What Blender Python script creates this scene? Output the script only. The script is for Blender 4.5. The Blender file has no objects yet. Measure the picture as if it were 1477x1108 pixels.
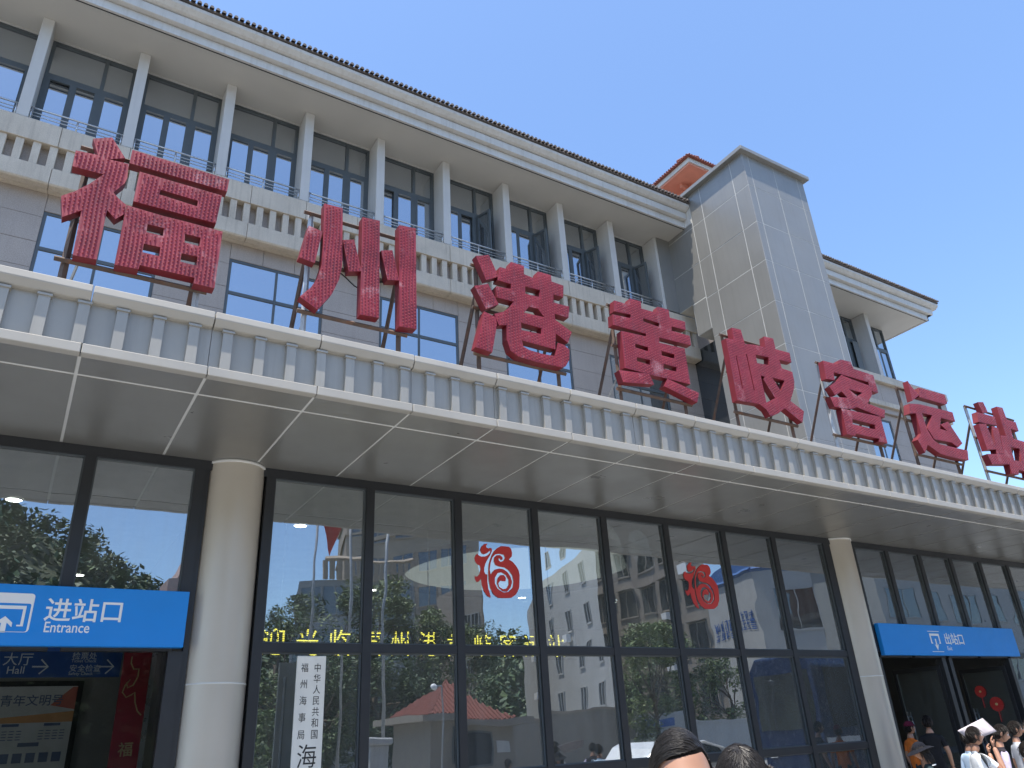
import bpy, bmesh, math, random
import numpy as np
from mathutils import Vector, Matrix, noise
from mathutils.geometry import tessellate_polygon
random.seed(7)
SC = bpy.context.scene
COL = SC.collection
# ------------------------------------------------------------------ camera
F_PX, CX, CY, PW, PH = 1100.3, 738.5, 554.0, 1477.0, 1108.0
YAW, PIT, ROL = [math.radians(a) for a in (32.849, 25.137, -3.354)]
FWD = Vector((math.sin(YAW)*math.cos(PIT), math.cos(YAW)*math.cos(PIT), math.sin(PIT)))
RT0 = Vector((math.cos(YAW), -math.sin(YAW), 0)); UP0 = RT0.cross(FWD)
RT = math.cos(ROL)*RT0 + math.sin(ROL)*UP0; UPV = -math.sin(ROL)*RT0 + math.cos(ROL)*UP0
EYE = Vector((0, 0, 1.6))
cam = bpy.data.cameras.new('camera'); camo = bpy.data.objects.new('camera', cam); COL.objects.link(camo)
cam.sensor_fit = 'HORIZONTAL'; cam.sensor_width = 36; cam.lens = F_PX/PW*36
cam.clip_start = 0.05; cam.clip_end = 3000
m3 = Matrix((RT, UPV, -FWD)).transposed()
camo.matrix_world = Matrix.Translation(EYE) @ m3.to_4x4()
SC.camera = camo
# ------------------------------------------------------------------ sky, sun, exposure
SUN = Vector((-0.25, -0.179, 1.0)).normalized()
w = bpy.data.worlds.new('World'); SC.world = w; w.use_nodes = True
nt = w.node_tree; nt.nodes.clear()
sky = nt.nodes.new('ShaderNodeTexSky'); sky.sky_type = 'NISHITA'; sky.sun_disc = False
sky.sun_elevation = math.asin(SUN.z); sky.sun_rotation = math.atan2(SUN.x, SUN.y)
sky.air_density = 1.0; sky.dust_density = 1.0; sky.ozone_density = 1.0
bg = nt.nodes.new('ShaderNodeBackground'); bg.inputs[1].default_value = 0.15
wo = nt.nodes.new('ShaderNodeOutputWorld')
tn = nt.nodes.new('ShaderNodeMix'); tn.data_type = 'RGBA'; tn.blend_type = 'MULTIPLY'; tn.inputs[0].default_value = 1; tn.inputs[7].default_value = (0.90, 1.03, 1.16, 1)
nt.links.new(sky.outputs[0], tn.inputs[6]); nt.links.new(tn.outputs[2], bg.inputs[0]); nt.links.new(bg.outputs[0], wo.inputs[0])
sl = bpy.data.lights.new('sun', 'SUN'); sl.energy = 4.6; sl.angle = math.radians(0.53); sl.color = (1, 0.93, 0.83)
so = bpy.data.objects.new('sun', sl); COL.objects.link(so); so.location = (-30, -25, 90)
so.rotation_euler = SUN.to_track_quat('Z', 'Y').to_euler()
vs = SC.view_settings; vs.view_transform = 'Standard'; vs.look = 'None'; vs.gamma = 1; vs.exposure = 0.88
vs.use_curve_mapping = False
SC.cycles.max_bounces = 10; SC.cycles.transparent_max_bounces = 16
# ------------------------------------------------------------------ picture <-> place
def ray(x, y): return RT*(x-CX) - UPV*(y-CY) + FWD*F_PX
def on_y(x, y, Y): d = ray(x, y); return EYE + d*(Y/d.y)
def on_z(x, y, Z): d = ray(x, y); return EYE + d*((Z-EYE.z)/d.z)
GLASS_Y = 10.0
def mir(x, y, vY):          # a point seen mirrored in the glass wall, at mirrored depth vY
    p = on_y(x, y, vY); return Vector((p.x, 2*GLASS_Y-p.y, p.z))
# ------------------------------------------------------------------ materials
MATS = {}
def nodes(name):
    m = bpy.data.materials.new(name); m.use_nodes = True
    n = m.node_tree; b = n.nodes['Principled BSDF']; MATS[name] = m
    return m, n, b
def ramp(n, src, stops):
    r = n.nodes.new('ShaderNodeValToRGB'); e = r.color_ramp.elements
    while len(e) < len(stops): e.new(0.5)
    for k, (p, c) in enumerate(stops):
        e[k].position = p; e[k].color = (c[0], c[1], c[2], 1)
    n.links.new(src, r.inputs[0]); return r
def coord(n, scale=(1, 1, 1), kind='Object'):
    t = n.nodes.new('ShaderNodeTexCoord'); mp = n.nodes.new('ShaderNodeMapping'); mp.inputs['Scale'].default_value = scale
    if kind == 'World':
        g = n.nodes.new('ShaderNodeNewGeometry'); n.links.new(g.outputs['Position'], mp.inputs[0])
    else: n.links.new(t.outputs[kind], mp.inputs[0])
    return mp.outputs[0]
def noisen(n, vec, scale, detail=4, rough=0.55):
    t = n.nodes.new('ShaderNodeTexNoise'); t.inputs['Scale'].default_value = scale; t.inputs['Detail'].default_value = detail
    t.inputs['Roughness'].default_value = rough; n.links.new(vec, t.inputs['Vector']); return t.outputs[0]
def mixc(n, fac, a, b, mode='MIX'):
    x = n.nodes.new('ShaderNodeMix'); x.data_type = 'RGBA'; x.blend_type = mode
    if isinstance(fac, (int, float)): x.inputs[0].default_value = fac
    else: n.links.new(fac, x.inputs[0])
    for i, v in ((6, a), (7, b)):
        if isinstance(v, tuple): x.inputs[i].default_value = (*v, 1)
        else: n.links.new(v, x.inputs[i])
    return x.outputs[2]
def bump(n, b, h, strength=0.2, dist=0.02):
    x = n.nodes.new('ShaderNodeBump'); x.inputs['Strength'].default_value = strength; x.inputs['Distance'].default_value = dist
    n.links.new(h, x.inputs['Height']); n.links.new(x.outputs[0], b.inputs['Normal'])
def surf(name, c, rough=0.6, metal=0.0, var=0.12, scale=3.0, streak=0.0, speck=0.0, bmp=0.0, spec=0.5, stain=None):
    """painted / stone / metal surface: large tone variation, vertical streaks, fine speckle"""
    m, n, b = nodes(name)
    wv = coord(n, kind='World')
    lo = tuple(x*(1-var) for x in c); hi = tuple(min(1, x*(1+var)) for x in c)
    out = ramp(n, noisen(n, wv, scale), [(0.3, lo), (0.7, hi)]).outputs[0]
    if streak:
        sv = coord(n, (7, 7, 0.35), 'World')
        f = ramp(n, noisen(n, sv, 1.6, 5, 0.65), [(0.5, (0, 0, 0)), (0.75, (streak,)*3)]).outputs[0]
        out = mixc(n, f, out, stain or tuple(x*0.35 for x in c))
    if speck:
        f = ramp(n, noisen(n, wv, 60, 2, 0.8), [(0.40, (1-speck,)*3), (0.62, (1+0.0,)*3)]).outputs[0]
        out = mixc(n, 1.0, out, f, 'MULTIPLY')
    n.links.new(out, b.inputs['Base Color'])
    b.inputs['Metallic'].default_value = metal; b.inputs['Specular IOR Level'].default_value = spec
    rr = ramp(n, noisen(n, wv, scale*2.3), [(0.3, (max(0.02, rough-0.07),)*3), (0.7, (min(1, rough+0.07),)*3)])
    n.links.new(rr.outputs[0], b.inputs['Roughness'])
    if bmp: bump(n, b, noisen(n, wv, 18, 4), bmp, 0.01)
    return m
def emis(name, c, s):
    m, n, b = nodes(name); b.inputs['Base Color'].default_value = (*[x*0.5 for x in c], 1)
    b.inputs['Emission Color'].default_value = (*c, 1); b.inputs['Emission Strength'].default_value = s; return m
def glass(name, tint, refl, rcol=(0.86, 0.93, 1.0), wob=0.02, back=None, dust=0.0):
    m = bpy.data.materials.new(name); m.use_nodes = True; n = m.node_tree; n.nodes.clear(); MATS[name] = m
    o = n.nodes.new('ShaderNodeOutputMaterial'); mx = n.nodes.new('ShaderNodeMixShader')
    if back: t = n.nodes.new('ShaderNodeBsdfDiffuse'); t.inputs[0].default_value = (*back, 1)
    else: t = n.nodes.new('ShaderNodeBsdfTransparent'); t.inputs[0].default_value = (*tint, 1)
    g = n.nodes.new('ShaderNodeBsdfGlossy'); g.inputs[0].default_value = (*rcol, 1); g.inputs['Roughness'].default_value = 0.0
    lw = n.nodes.new('ShaderNodeFresnel'); lw.inputs[0].default_value = 1.5
    mr = n.nodes.new('ShaderNodeMapRange'); mr.inputs[1].default_value = 0.04; mr.inputs[2].default_value = 1; mr.inputs[3].default_value = refl; mr.inputs[4].default_value = 1
    n.links.new(lw.outputs[0], mr.inputs[0]); n.links.new(mr.outputs[0], mx.inputs[0])
    # slight unevenness of the panes, different in each pane
    inf = n.nodes.new('ShaderNodeObjectInfo'); tc = n.nodes.new('ShaderNodeNewGeometry'); ad = n.nodes.new('ShaderNodeVectorMath'); ad.operation = 'MULTIPLY_ADD'
    cb = n.nodes.new('ShaderNodeCombineXYZ'); 
    for k in range(3): n.links.new(inf.outputs['Random'], cb.inputs[k])
    ad.inputs[1].default_value = (30, 50, 70); n.links.new(cb.outputs[0], ad.inputs[0]); n.links.new(tc.outputs['Position'], ad.inputs[2])
    h = noisen(n, ad.outputs[0], 0.9, 2, 0.35)
    bp = n.nodes.new('ShaderNodeBump'); bp.inputs['Strength'].default_value = 1; bp.inputs['Distance'].default_value = wob
    n.links.new(h, bp.inputs['Height']); n.links.new(bp.outputs[0], g.inputs['Normal'])
    n.links.new(t.outputs[0], mx.inputs[1]); n.links.new(g.outputs[0], mx.inputs[2])
    if dust:                                  # a thin film of dust and rain streaks on the pane
        df = n.nodes.new('ShaderNodeBsdfDiffuse'); df.inputs[0].default_value = (0.50, 0.53, 0.50, 1); m2 = n.nodes.new('ShaderNodeMixShader')
        sv = coord(n, (5, 5, .5), 'World'); rp_ = ramp(n, noisen(n, sv, 1.3, 5, .65), [(.35, (dust*.55,)*3), (.75, (dust*1.5,)*3)])
        n.links.new(rp_.outputs[0], m2.inputs[0]); n.links.new(mx.outputs[0], m2.inputs[1]); n.links.new(df.outputs[0], m2.inputs[2]); n.links.new(m2.outputs[0], o.inputs[0])
    else: n.links.new(mx.outputs[0], o.inputs[0])
    return m
surf('granite', (0.44, 0.378, 0.325), 0.6, var=0.06, scale=1.2, speck=0.22, streak=0.12)
surf('stone', (0.60, 0.53, 0.43), 0.75, var=0.10, scale=1.5, speck=0.15, streak=0.38, bmp=0.15, stain=(0.26, 0.22, 0.17))
surf('white_render', (0.54, 0.53, 0.505), 0.65, var=0.05, scale=1.4, streak=0.12)
surf('soffit_white', (0.49, 0.475, 0.435), 0.5, var=0.04, scale=0.8)
surf('eave_paint', (0.55, 0.54, 0.51), 0.5, var=0.06, scale=2, streak=0.35, stain=(0.33, 0.28, 0.22))
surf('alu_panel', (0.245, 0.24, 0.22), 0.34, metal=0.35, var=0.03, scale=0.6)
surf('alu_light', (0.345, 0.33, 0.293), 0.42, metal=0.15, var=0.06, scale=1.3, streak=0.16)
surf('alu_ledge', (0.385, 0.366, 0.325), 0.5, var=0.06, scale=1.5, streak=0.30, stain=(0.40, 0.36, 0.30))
surf('sealant', (0.66, 0.66, 0.63), 0.7, var=0.05)
surf('tower_panel', (0.258, 0.253, 0.236), 0.38, metal=0.25, var=0.06, scale=0.7, streak=0.10)
surf('tower_joint', (0.50, 0.49, 0.45), 0.7)
surf('column_metal', (0.53, 0.485, 0.41), 0.36, metal=0.25, var=0.04, scale=0.8)
surf('frame_dark', (0.022, 0.024, 0.027), 0.42, var=0.1)
surf('frame_grey', (0.085, 0.1, 0.107), 0.5, var=0.08)
surf('steel', (0.55, 0.56, 0.57), 0.3, metal=0.8)
surf('galvanised', (0.40, 0.41, 0.41), 0.5, metal=0.5, var=0.2, scale=9)
surf('rust_steel', (0.10, 0.07, 0.055), 0.8, var=0.3, scale=5, streak=0.6, stain=(0.22, 0.08, 0.03))
surf('black', (0.015, 0.015, 0.016), 0.6)
surf('roof_tile', (0.11, 0.095, 0.088), 0.8, var=0.3, scale=6)
surf('roof_tile_red', (0.22, 0.065, 0.045), 0.7, var=0.2, scale=6)
surf('salmon', (0.60, 0.24, 0.165), 0.75, var=0.06)
surf('concrete', (0.30, 0.295, 0.28), 0.85, var=0.12, scale=0.8, speck=0.12, bmp=0.2)
surf('hall_floor', (0.34, 0.33, 0.31), 0.25, var=0.1)
surf('hall_wall', (0.24, 0.235, 0.22), 0.6, var=0.1, scale=1.0)
surf('hall_ceiling', (0.55, 0.55, 0.53), 0.7)
surf('sign_blue', (0.010, 0.235, 0.68), 0.38, var=0.03)
surf('sign_blue_dark', (0.015, 0.08, 0.30), 0.5)
surf('sign_white', (0.80, 0.80, 0.79), 0.5, var=0.02)
surf('board_white', (0.72, 0.70, 0.63), 0.5, var=0.06, scale=4, streak=0.1)
surf('ink', (0.02, 0.02, 0.02), 0.6)
surf('sticker_red', (0.52, 0.035, 0.03), 0.5, var=0.06)
surf('sticker_edge', (0.72, 0.50, 0.48), 0.5)
surf('banner_red', (0.40, 0.02, 0.04), 0.5)
surf('gold', (0.62, 0.48, 0.22), 0.5)
surf('poster', (0.55, 0.55, 0.53), 0.5); surf('poster_orange', (0.60, 0.30, 0.12), 0.5); surf('poster_blue', (0.10, 0.14, 0.24), 0.5); surf('poster_red', (0.5, 0.14, 0.1), 0.5)
emis('cove_glow', (0.95, 1.0, 0.92), 0.26); emis('lamp_white', (1, 0.97, 0.9), 16); emis('led_yellow', (1.0, 0.85, 0.12), 1.5)
glass('glass_wall', (0.62, 0.66, 0.65), 0.37, wob=0.004, dust=0.09)
glass('glass_door', (0.60, 0.62, 0.62), 0.02, wob=0.002)
glass('glass_back', (0.85, 0.88, 0.88), 0.0)
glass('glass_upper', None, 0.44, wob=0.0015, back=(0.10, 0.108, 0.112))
glass('glass_plain', None, 0.13, wob=0.002, back=(0.03, 0.033, 0.035))
def red_face():
    m, n, b = nodes('letter_red'); wv = coord(n, kind='World')
    base = ramp(n, noisen(n, wv, 3.0, 5, 0.6), [(0.25, (0.15, 0.009, 0.018)), (0.55, (0.27, 0.018, 0.034)), (0.8, (0.37, 0.050, 0.066))]).outputs[0]
    fade = ramp(n, noisen(n, wv, 2.1, 6, 0.7), [(0.59, (0, 0, 0)), (0.76, (0.75,)*3)]).outputs[0]
    out = mixc(n, fade, base, (0.66, 0.40, 0.42))
    sv = coord(n, (16, 16, 0.8), 'World')
    dirt = ramp(n, noisen(n, sv, 1.5, 4, 0.6), [(0.5, (0, 0, 0)), (0.75, (0.4,)*3)]).outputs[0]
    out = mixc(n, dirt, out, (0.17, 0.09, 0.10))
    n.links.new(out, b.inputs['Base Color']); b.inputs['Roughness'].default_value = 0.5
    wvn = n.nodes.new('ShaderNodeTexWave'); wvn.wave_type = 'BANDS'; wvn.bands_direction = 'X'; wvn.inputs['Scale'].default_value = 7.4; wvn.inputs['Distortion'].default_value = 1.5
    n.links.new(wv, wvn.inputs['Vector']); bump(n, b, wvn.outputs[1], 0.2, 0.008)
red_face()
surf('letter_side', (0.15, 0.007, 0.015), 0.55, var=0.15, scale=4, streak=0.2)  # darker red than the faces; shade of the undersides put into the colour
surf('bulb', (0.36, 0.085, 0.10), 0.3, var=0.2, scale=40)
# ------------------------------------------------------------------ object helpers
WM = {}
def wmat(o): return WM.get(o.name, Matrix.Identity(4))
def link(o, parent=None, loc=(0, 0, 0), rot=None, scale=None):
    COL.objects.link(o)
    o.location = loc
    if rot is not None: o.rotation_euler = rot
    if scale is not None: o.scale = scale
    basis = Matrix.LocRotScale(Vector(loc), o.rotation_euler, o.scale)
    if parent is not None:
        o.parent = parent; o.matrix_parent_inverse = wmat(parent).inverted()
    WM[o.name] = basis
    return o
def tag(o, label=None, cat=None, group=None, kind=None):
    if label: o['label'] = label
    if cat: o['category'] = cat
    if group: o['group'] = group
    if kind: o['kind'] = kind
    return o
def thing(name, loc, label, cat, group=None):
    o = bpy.data.objects.new(name, None); o.empty_display_size = 0.3
    link(o, None, loc); return tag(o, label, cat, group)
class MB:
    def __init__(s): s.v = []; s.f = []; s.m = []
    def face(s, idx, m=0): s.f.append(tuple(idx)); s.m.append(m)
    def add(s, pts, faces, m=0):
        k = len(s.v); s.v += [tuple(p) for p in pts]
        for q in faces: s.face([i+k for i in q], m)
        return s
    def box(s, x0, x1, y0, y1, z0, z1, m=0, fm=None):
        P = [(x0,y0,z0),(x1,y0,z0),(x1,y1,z0),(x0,y1,z0),(x0,y0,z1),(x1,y0,z1),(x1,y1,z1),(x0,y1,z1)]
        Q = [(0,3,2,1),(4,5,6,7),(0,1,5,4),(1,2,6,5),(2,3,7,6),(3,0,4,7)]   # bottom top front(-y) right back left
        k = len(s.v); s.v += P
        for i, q in enumerate(Q): s.face([a+k for a in q], fm[i] if fm else m)
        return s
    def prof(s, pts, x0, x1, m=0):        # closed (y,z) profile swept along X
        n = len(pts); P = [(x0, y, z) for y, z in pts] + [(x1, y, z) for y, z in pts]
        fs = [(i, (i+1) % n, n+(i+1) % n, n+i) for i in range(n)] + [tuple(range(n-1, -1, -1)), tuple(range(n, 2*n))]
        return s.add(P, fs, m)
    def tube(s, a, b, r, n=8, r2=None, m=0, cap=True):
        a = Vector(a); b = Vector(b); d = (b-a); r2 = r if r2 is None else r2
        q = d.to_track_quat('Z', 'Y'); P = []
        for base, rr in ((a, r), (b, r2)):
            for i in range(n):
                t = 2*math.pi*i/n; P.append(base + q @ Vector((rr*math.cos(t), rr*math.sin(t), 0)))
        fs = [(i, (i+1) % n, n+(i+1) % n, n+i) for i in range(n)]
        if cap: fs += [tuple(range(n-1, -1, -1)), tuple(range(n, 2*n))]
        return s.add(P, fs, m)
    def bar(s, a, b, w_, m=0):            # square bar between two points
        return s.tube(a, b, w_*0.7071, 4, m=m)
    def lathe(s, prof, n=32, c=(0, 0, 0), m=0):
        P = []; 
        for r, z in prof:
            for i in range(n):
                t = 2*math.pi*i/n; P.append((c[0]+r*math.cos(t), c[1]+r*math.sin(t), c[2]+z))
        fs = []
        for k in range(len(prof)-1):
            for i in range(n): fs.append((k*n+i, k*n+(i+1) % n, (k+1)*n+(i+1) % n, (k+1)*n+i))
        return s.add(P, fs, m)
    def sphere(s, c, r, nu=16, nv=10, m=0, fn=None):
        prof = []; P = []
        for j in range(nv+1):
            ph = math.pi*j/nv
            for i in range(nu):
                t = 2*math.pi*i/nu; d = Vector((math.sin(ph)*math.cos(t), math.sin(ph)*math.sin(t), math.cos(ph)))
                rr = Vector(r) if not isinstance(r, (int, float)) else Vector((r, r, r))
                p = Vector((d.x*rr.x, d.y*rr.y, d.z*rr.z))
                if fn: p = fn(p, d)
                P.append(Vector(c)+p)
        fs = [(j*nu+i, (j+1)*nu+i, (j+1)*nu+(i+1) % nu, j*nu+(i+1) % nu) for j in range(nv) for i in range(nu)]
        return s.add(P, fs, m)
    def mesh(s, name='mesh'):
        me = bpy.data.meshes.new(name); me.from_pydata(s.v, [], s.f)
        me.polygons.foreach_set('material_index', s.m); me.update(); return me
    def build(s, name, mat, parent=None, loc=(0, 0, 0), rot=None, smooth=False, kind=None):
        me = s.mesh(name)
        for x in (mat if isinstance(mat, (list, tuple)) else [mat]): me.materials.append(MATS[x])
        if smooth:
            me.polygons.foreach_set('use_smooth', [True]*len(me.polygons))
        o = link(bpy.data.objects.new(name, me), parent, loc, rot)
        if kind: o['kind'] = kind
        return o
def inst(src, name, parent, loc, rot=None, scale=None):       # a repeat that shares mesh data
    return link(bpy.data.objects.new(name, src.data), parent, loc, rot, scale)
def bevel(o, wd=0.01, seg=1):
    md = o.modifiers.new('bevel', 'BEVEL'); md.width = wd; md.segments = seg; md.limit_method = 'ANGLE'; return o
def smooth_angle(o, a=40):
    bm = bmesh.new(); bm.from_mesh(o.data)
    for e in bm.edges: e.smooth = not (len(e.link_faces) == 2 and e.calc_face_angle(0) > math.radians(a))
    for f in bm.faces: f.smooth = True
    bm.to_mesh(o.data); bm.free(); return o
def prism(mb, outer, holes, y0, y1, mf=0, ms=1):
    """flat shape with holes in the X-Z plane, front at y0, back at y1"""
    loops = [outer]+list(holes); flat = [p for l in loops for p in l]
    tris = tessellate_polygon([[Vector((x, z, 0)) for x, z in l] for l in loops]); n = len(flat); k = len(mb.v)
    mb.v += [(x, y0, z) for x, z in flat] + [(x, y1, z) for x, z in flat]
    for a, b, c in tris:
        (ax, az), (bx, bz), (cx_, cz) = flat[a], flat[b], flat[c]
        if (bx-ax)*(cz-az)-(bz-az)*(cx_-ax) < 0: b, c = c, b
        mb.face((k+a, k+b, k+c), mf); mb.face((k+n+a, k+n+c, k+n+b), ms)
    st = 0
    for li, l in enumerate(loops):
        m_ = len(l); area = sum(l[i][0]*l[(i+1) % m_][1]-l[(i+1) % m_][0]*l[i][1] for i in range(m_))
        ccw = area > 0
        if li: ccw = not ccw
        for i in range(m_):
            a = st+i; b = st+(i+1) % m_
            q = (k+a, k+n+a, k+n+b, k+b)
            mb.face(q[::-1] if not ccw else q, ms)
        st += m_
def inside(p, loop):
    x, y = p; c = False; n = len(loop); j = n-1
    for i in range(n):
        xi, yi = loop[i]; xj, yj = loop[j]
        if (yi > y) != (yj > y) and x < (xj-xi)*(y-yi)/(yj-yi)+xi: c = not c
        j = i
    return c
def text_obj(body, size, name, mat, parent, origin, ux=(1, 0, 0), uy=(0, 0, 1), bold=0.0, depth=0.004, align='LEFT', sx=1.0, kind=None):
    cu = bpy.data.curves.new(name, 'FONT'); cu.body = body; cu.size = size; cu.offset = bold; cu.extrude = depth; cu.align_x = align
    cu.resolution_u = 3
    to = bpy.data.objects.new(name, cu); COL.objects.link(to)
    bpy.context.view_layer.update()
    me = bpy.data.meshes.new_from_object(to.evaluated_get(bpy.context.evaluated_depsgraph_get()))
    bpy.data.objects.remove(to)
    me.materials.clear(); me.materials.append(MATS[mat])
    ux = Vector(ux).normalized(); uy = Vector(uy).normalized(); uz = ux.cross(uy)
    M = Matrix((ux*sx, uy, uz)).transposed().to_4x4(); me.transform(M)
    o = link(bpy.data.objects.new(name, me), parent, origin)
    if kind: o['kind'] = kind
    return o
# ================================================================== ground
g = MB(); g.box(-400, 400, -400, 400, -0.5, 0.0); tag(g.build('ground', 'concrete'), kind='structure')
pv = MB().box(-0.597, 0.597, -0.597, 0.597, 0, 0.012)
# ================================================================== station building
B = thing('station_building', (8, 12, 0), 'three-storey ferry station with grey canopy, glass ground floor, white fins and metal-clad tower', 'building')
wall = MB(); wall.box(-8, 27.75, 13.74, 24, 5.72, 12.4); wall = wall.build('wall', 'granite', B)
core = MB(); core.box(-8, 25.95, 14.08, 24, 12.4, 15.04); core = core.build('top_floor_wall', 'frame_grey', B)
# ---- canopy
CXL, CXR, PAN = -6.77, 31.65, 1.13
surf('canopy_top_dark', (0.13, 0.125, 0.115), .9, var=.2)  # unseen canopy top, darkened to cut bounce light under letters and cornice
slab = MB(); slab.box(CXL, CXR, 7.52, 13.6, 5.118, 5.72, fm=[0, 1, 0, 0, 0, 0]); canopy = slab.build('canopy', ['sealant', 'canopy_top_dark'], B)
n_pan = int(round((CXR-CXL)/PAN))
def panel(name, dx, dy, dz, mat, parent, bev=0.0):
    o = MB().box(-dx/2, dx/2, -dy/2, dy/2, -dz/2, dz/2).build(name, mat, parent)
    return o
sp1 = sp2 = None
for k in range(n_pan):
    x = CXL+PAN*(k+0.5)
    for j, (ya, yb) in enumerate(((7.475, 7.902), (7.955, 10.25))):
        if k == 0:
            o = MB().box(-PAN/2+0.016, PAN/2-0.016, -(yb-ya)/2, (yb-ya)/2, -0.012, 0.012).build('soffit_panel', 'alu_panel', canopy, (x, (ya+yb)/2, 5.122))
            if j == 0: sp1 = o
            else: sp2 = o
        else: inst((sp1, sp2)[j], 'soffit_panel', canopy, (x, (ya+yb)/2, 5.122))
    if k == 0:
        lip = bevel(MB().box(-PAN/2+0.004, PAN/2-0.004, 7.395, 7.50, 5.105, 5.205).build('fascia_lip', 'alu_ledge', canopy, (x, 0, 0)), 0.008)
        cap = bevel(MB().prof([(7.34, 5.735), (7.345, 5.815), (7.80, 5.835), (7.80, 5.72), (7.50, 5.72), (7.47, 5.655), (7.40, 5.665)], -PAN/2+0.005, PAN/2-0.005).build('fascia_cap', 'alu_ledge', canopy, (x, 0, 0)), 0.006)
        fp = MB().box(-PAN/2+0.003, PAN/2-0.003, 7.455, 7.515, 5.2, 5.70).build('fascia_panel', 'alu_light', canopy, (x, 0, 0))
    else:
        for src, nm in ((lip, 'fascia_lip'), (cap, 'fascia_cap'), (fp, 'fascia_panel')):
            o = inst(src, nm, canopy, (x, random.uniform(-.002, .002), random.uniform(-.0015, .0015)))
            if nm != 'fascia_panel': bevel(o, 0.007)
k = 0; x = -6.42
while x < CXR-0.2:
    if k == 0:
        rb = MB().box(-0.05, 0.05, 7.402, 7.456, 5.206, 5.625)
        rb.box(-0.062, 0.062, 7.388, 7.456, 5.625, 5.648)
        rib0 = rb.build('fascia_rib', 'alu_light', canopy, (x+0.05, 0, 0))
    else: inst(rib0, 'fascia_rib', canopy, (x+0.05, 0, 0))
    k += 1; x = -6.42+0.3333*k
# ---- columns
for cxp in (2.07, 14.40, 26.7):
    c = MB(); R_ = 0.375
    c.lathe([(R_, 0.0), (R_, 2.392), (R_-0.006, 2.394), (R_-0.006, 2.402), (R_, 2.404), (R_, 5.10)], 48)
    col = smooth_angle(c.build('column', 'column_metal', B, (cxp, 10.13, 0)))
    MB().lathe([(R_+.001, 5.075), (R_+0.016, 5.076), (R_+0.016, 5.108), (R_+.001, 5.109)], 48).build('column_ring', 'sealant', col, (cxp, 10.13, 0), smooth=True)
    MB().lathe([(R_+.0005, 2.388), (R_+0.004, 2.39), (R_+0.004, 2.406), (R_+.0005, 2.408)], 48).build('joint_ring', 'sealant', col, (cxp, 10.13, 0), smooth=True)
# ---- ground-floor glass wall
gw = MB()
gw.box(-6.5, 31, 9.945, 10.085, 4.985, 5.108)
GW = gw.build('glass_wall', 'frame_dark', B)
def vbar(x, z0, z1, wd=0.12): return MB().box(x-wd/2, x+wd/2, 9.93, 10.09, z0, z1).build('mullion', 'frame_dark', GW)
def hbar(x0, x1, z0, z1): return MB().box(x0, x1, 9.938, 10.082, z0, z1).build('transom', 'frame_dark', GW)
def pane(x0, x1, z0, z1, y=10.0, par=None, mat='glass_wall'):
    # one sheet of glass: front face reflects, the others let light through; a narrow gasket round it
    cx_, cz = (x0+x1)/2, (z0+z1)/2; a, b = (x1-x0)/2, (z1-z0)/2
    rx, rz = random.gauss(0, .0022), random.gauss(0, .0022)
    p = MB().box(-a, a, -0.004, 0.004, -b, b, fm=[1, 1, 0, 1, 1, 1])
    return p.build('pane', [mat, 'glass_back'], par or GW, (cx_, y, cz), (rx, 0, rz))
def gasket(x0, x1, z0, z1):
    g_ = MB(); t = 0.018
    for a in ((x0, x0+t, z0, z1), (x1-t, x1, z0, z1), (x0+t, x1-t, z0, z0+t), (x0+t, x1-t, z1-t, z1)):
        g_.box(a[0], a[1], 9.968, 9.99, a[2], a[3])
    return g_.build('glazing_bead', 'frame_grey', GW)
def section(ms, rows, halves=0.06):
    for i, x in enumerate(ms): vbar(x, 0.0 if rows[0][0] < 1 else rows[0][0], 4.985)
    for i in range(len(ms)-1):
        for (z0, z1) in rows:
            pane(ms[i]+halves-.01, ms[i+1]-halves+.01, z0-.01, z1+.01); gasket(ms[i]+halves, ms[i+1]-halves, z0, z1)
R3 = [(0.1, 1.16), (1.27, 2.76), (2.87, 4.985)]
MID = [2.50, 3.91, 5.315, 6.70, 8.10, 9.50, 10.93, 12.31, 13.88]
section(MID, R3)
for i in range(len(MID)-1):
    for z0, z1 in ((0.0, 0.1), (1.16, 1.27), (2.76, 2.87)): hbar(MID[i]+0.061, MID[i+1]-0.061, z0, z1)
LEFT = [-6.0, -4.73, -3.46, -2.19, -0.92, 0.35, 1.6]
section(LEFT, [(2.87, 4.985)])
for i in range(len(LEFT)-1): hbar(LEFT[i]+0.061, LEFT[i+1]-0.061, 2.76, 2.868)
RIGHT = [14.79, 15.97, 17.2, 18.45, 19.7, 20.98, 22.26, 23.54, 24.82, 26.1]
section(RIGHT, [(2.87, 4.985)])
for i in range(len(RIGHT)-1): hbar(RIGHT[i]+0.061, RIGHT[i+1]-0.061, 2.76, 2.868)
section([19.7, 20.98, 22.26, 23.54, 24.82, 26.1][0:1]+[20.98, 22.26, 23.54, 24.82, 26.1], [(0.1, 2.76)]) if False else None
for i in range(4, len(RIGHT)-1):
    vbar(RIGHT[i], 0, 2.76); 
    pane(RIGHT[i]+.05, RIGHT[i+1]-.05, .1, 2.76); hbar(RIGHT[i]+0.061, RIGHT[i+1]-0.061, 0, .1)
# end frames beside the columns and jambs
for x0, x1 in ((1.66, 1.72), (13.94, 14.05)): MB().box(x0, x1, 9.95, 10.08, 0, 4.985).build('side_frame', 'frame_dark', GW)
for x0, x1 in ((1.50, 1.66), (-2.25, -2.13), (14.73, 14.85), (16.96, 17.10), (17.22, 17.34)): MB().box(x0, x1, 9.935, 10.09, 0, 2.76).build('door_jamb', 'frame_dark', GW)
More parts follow.
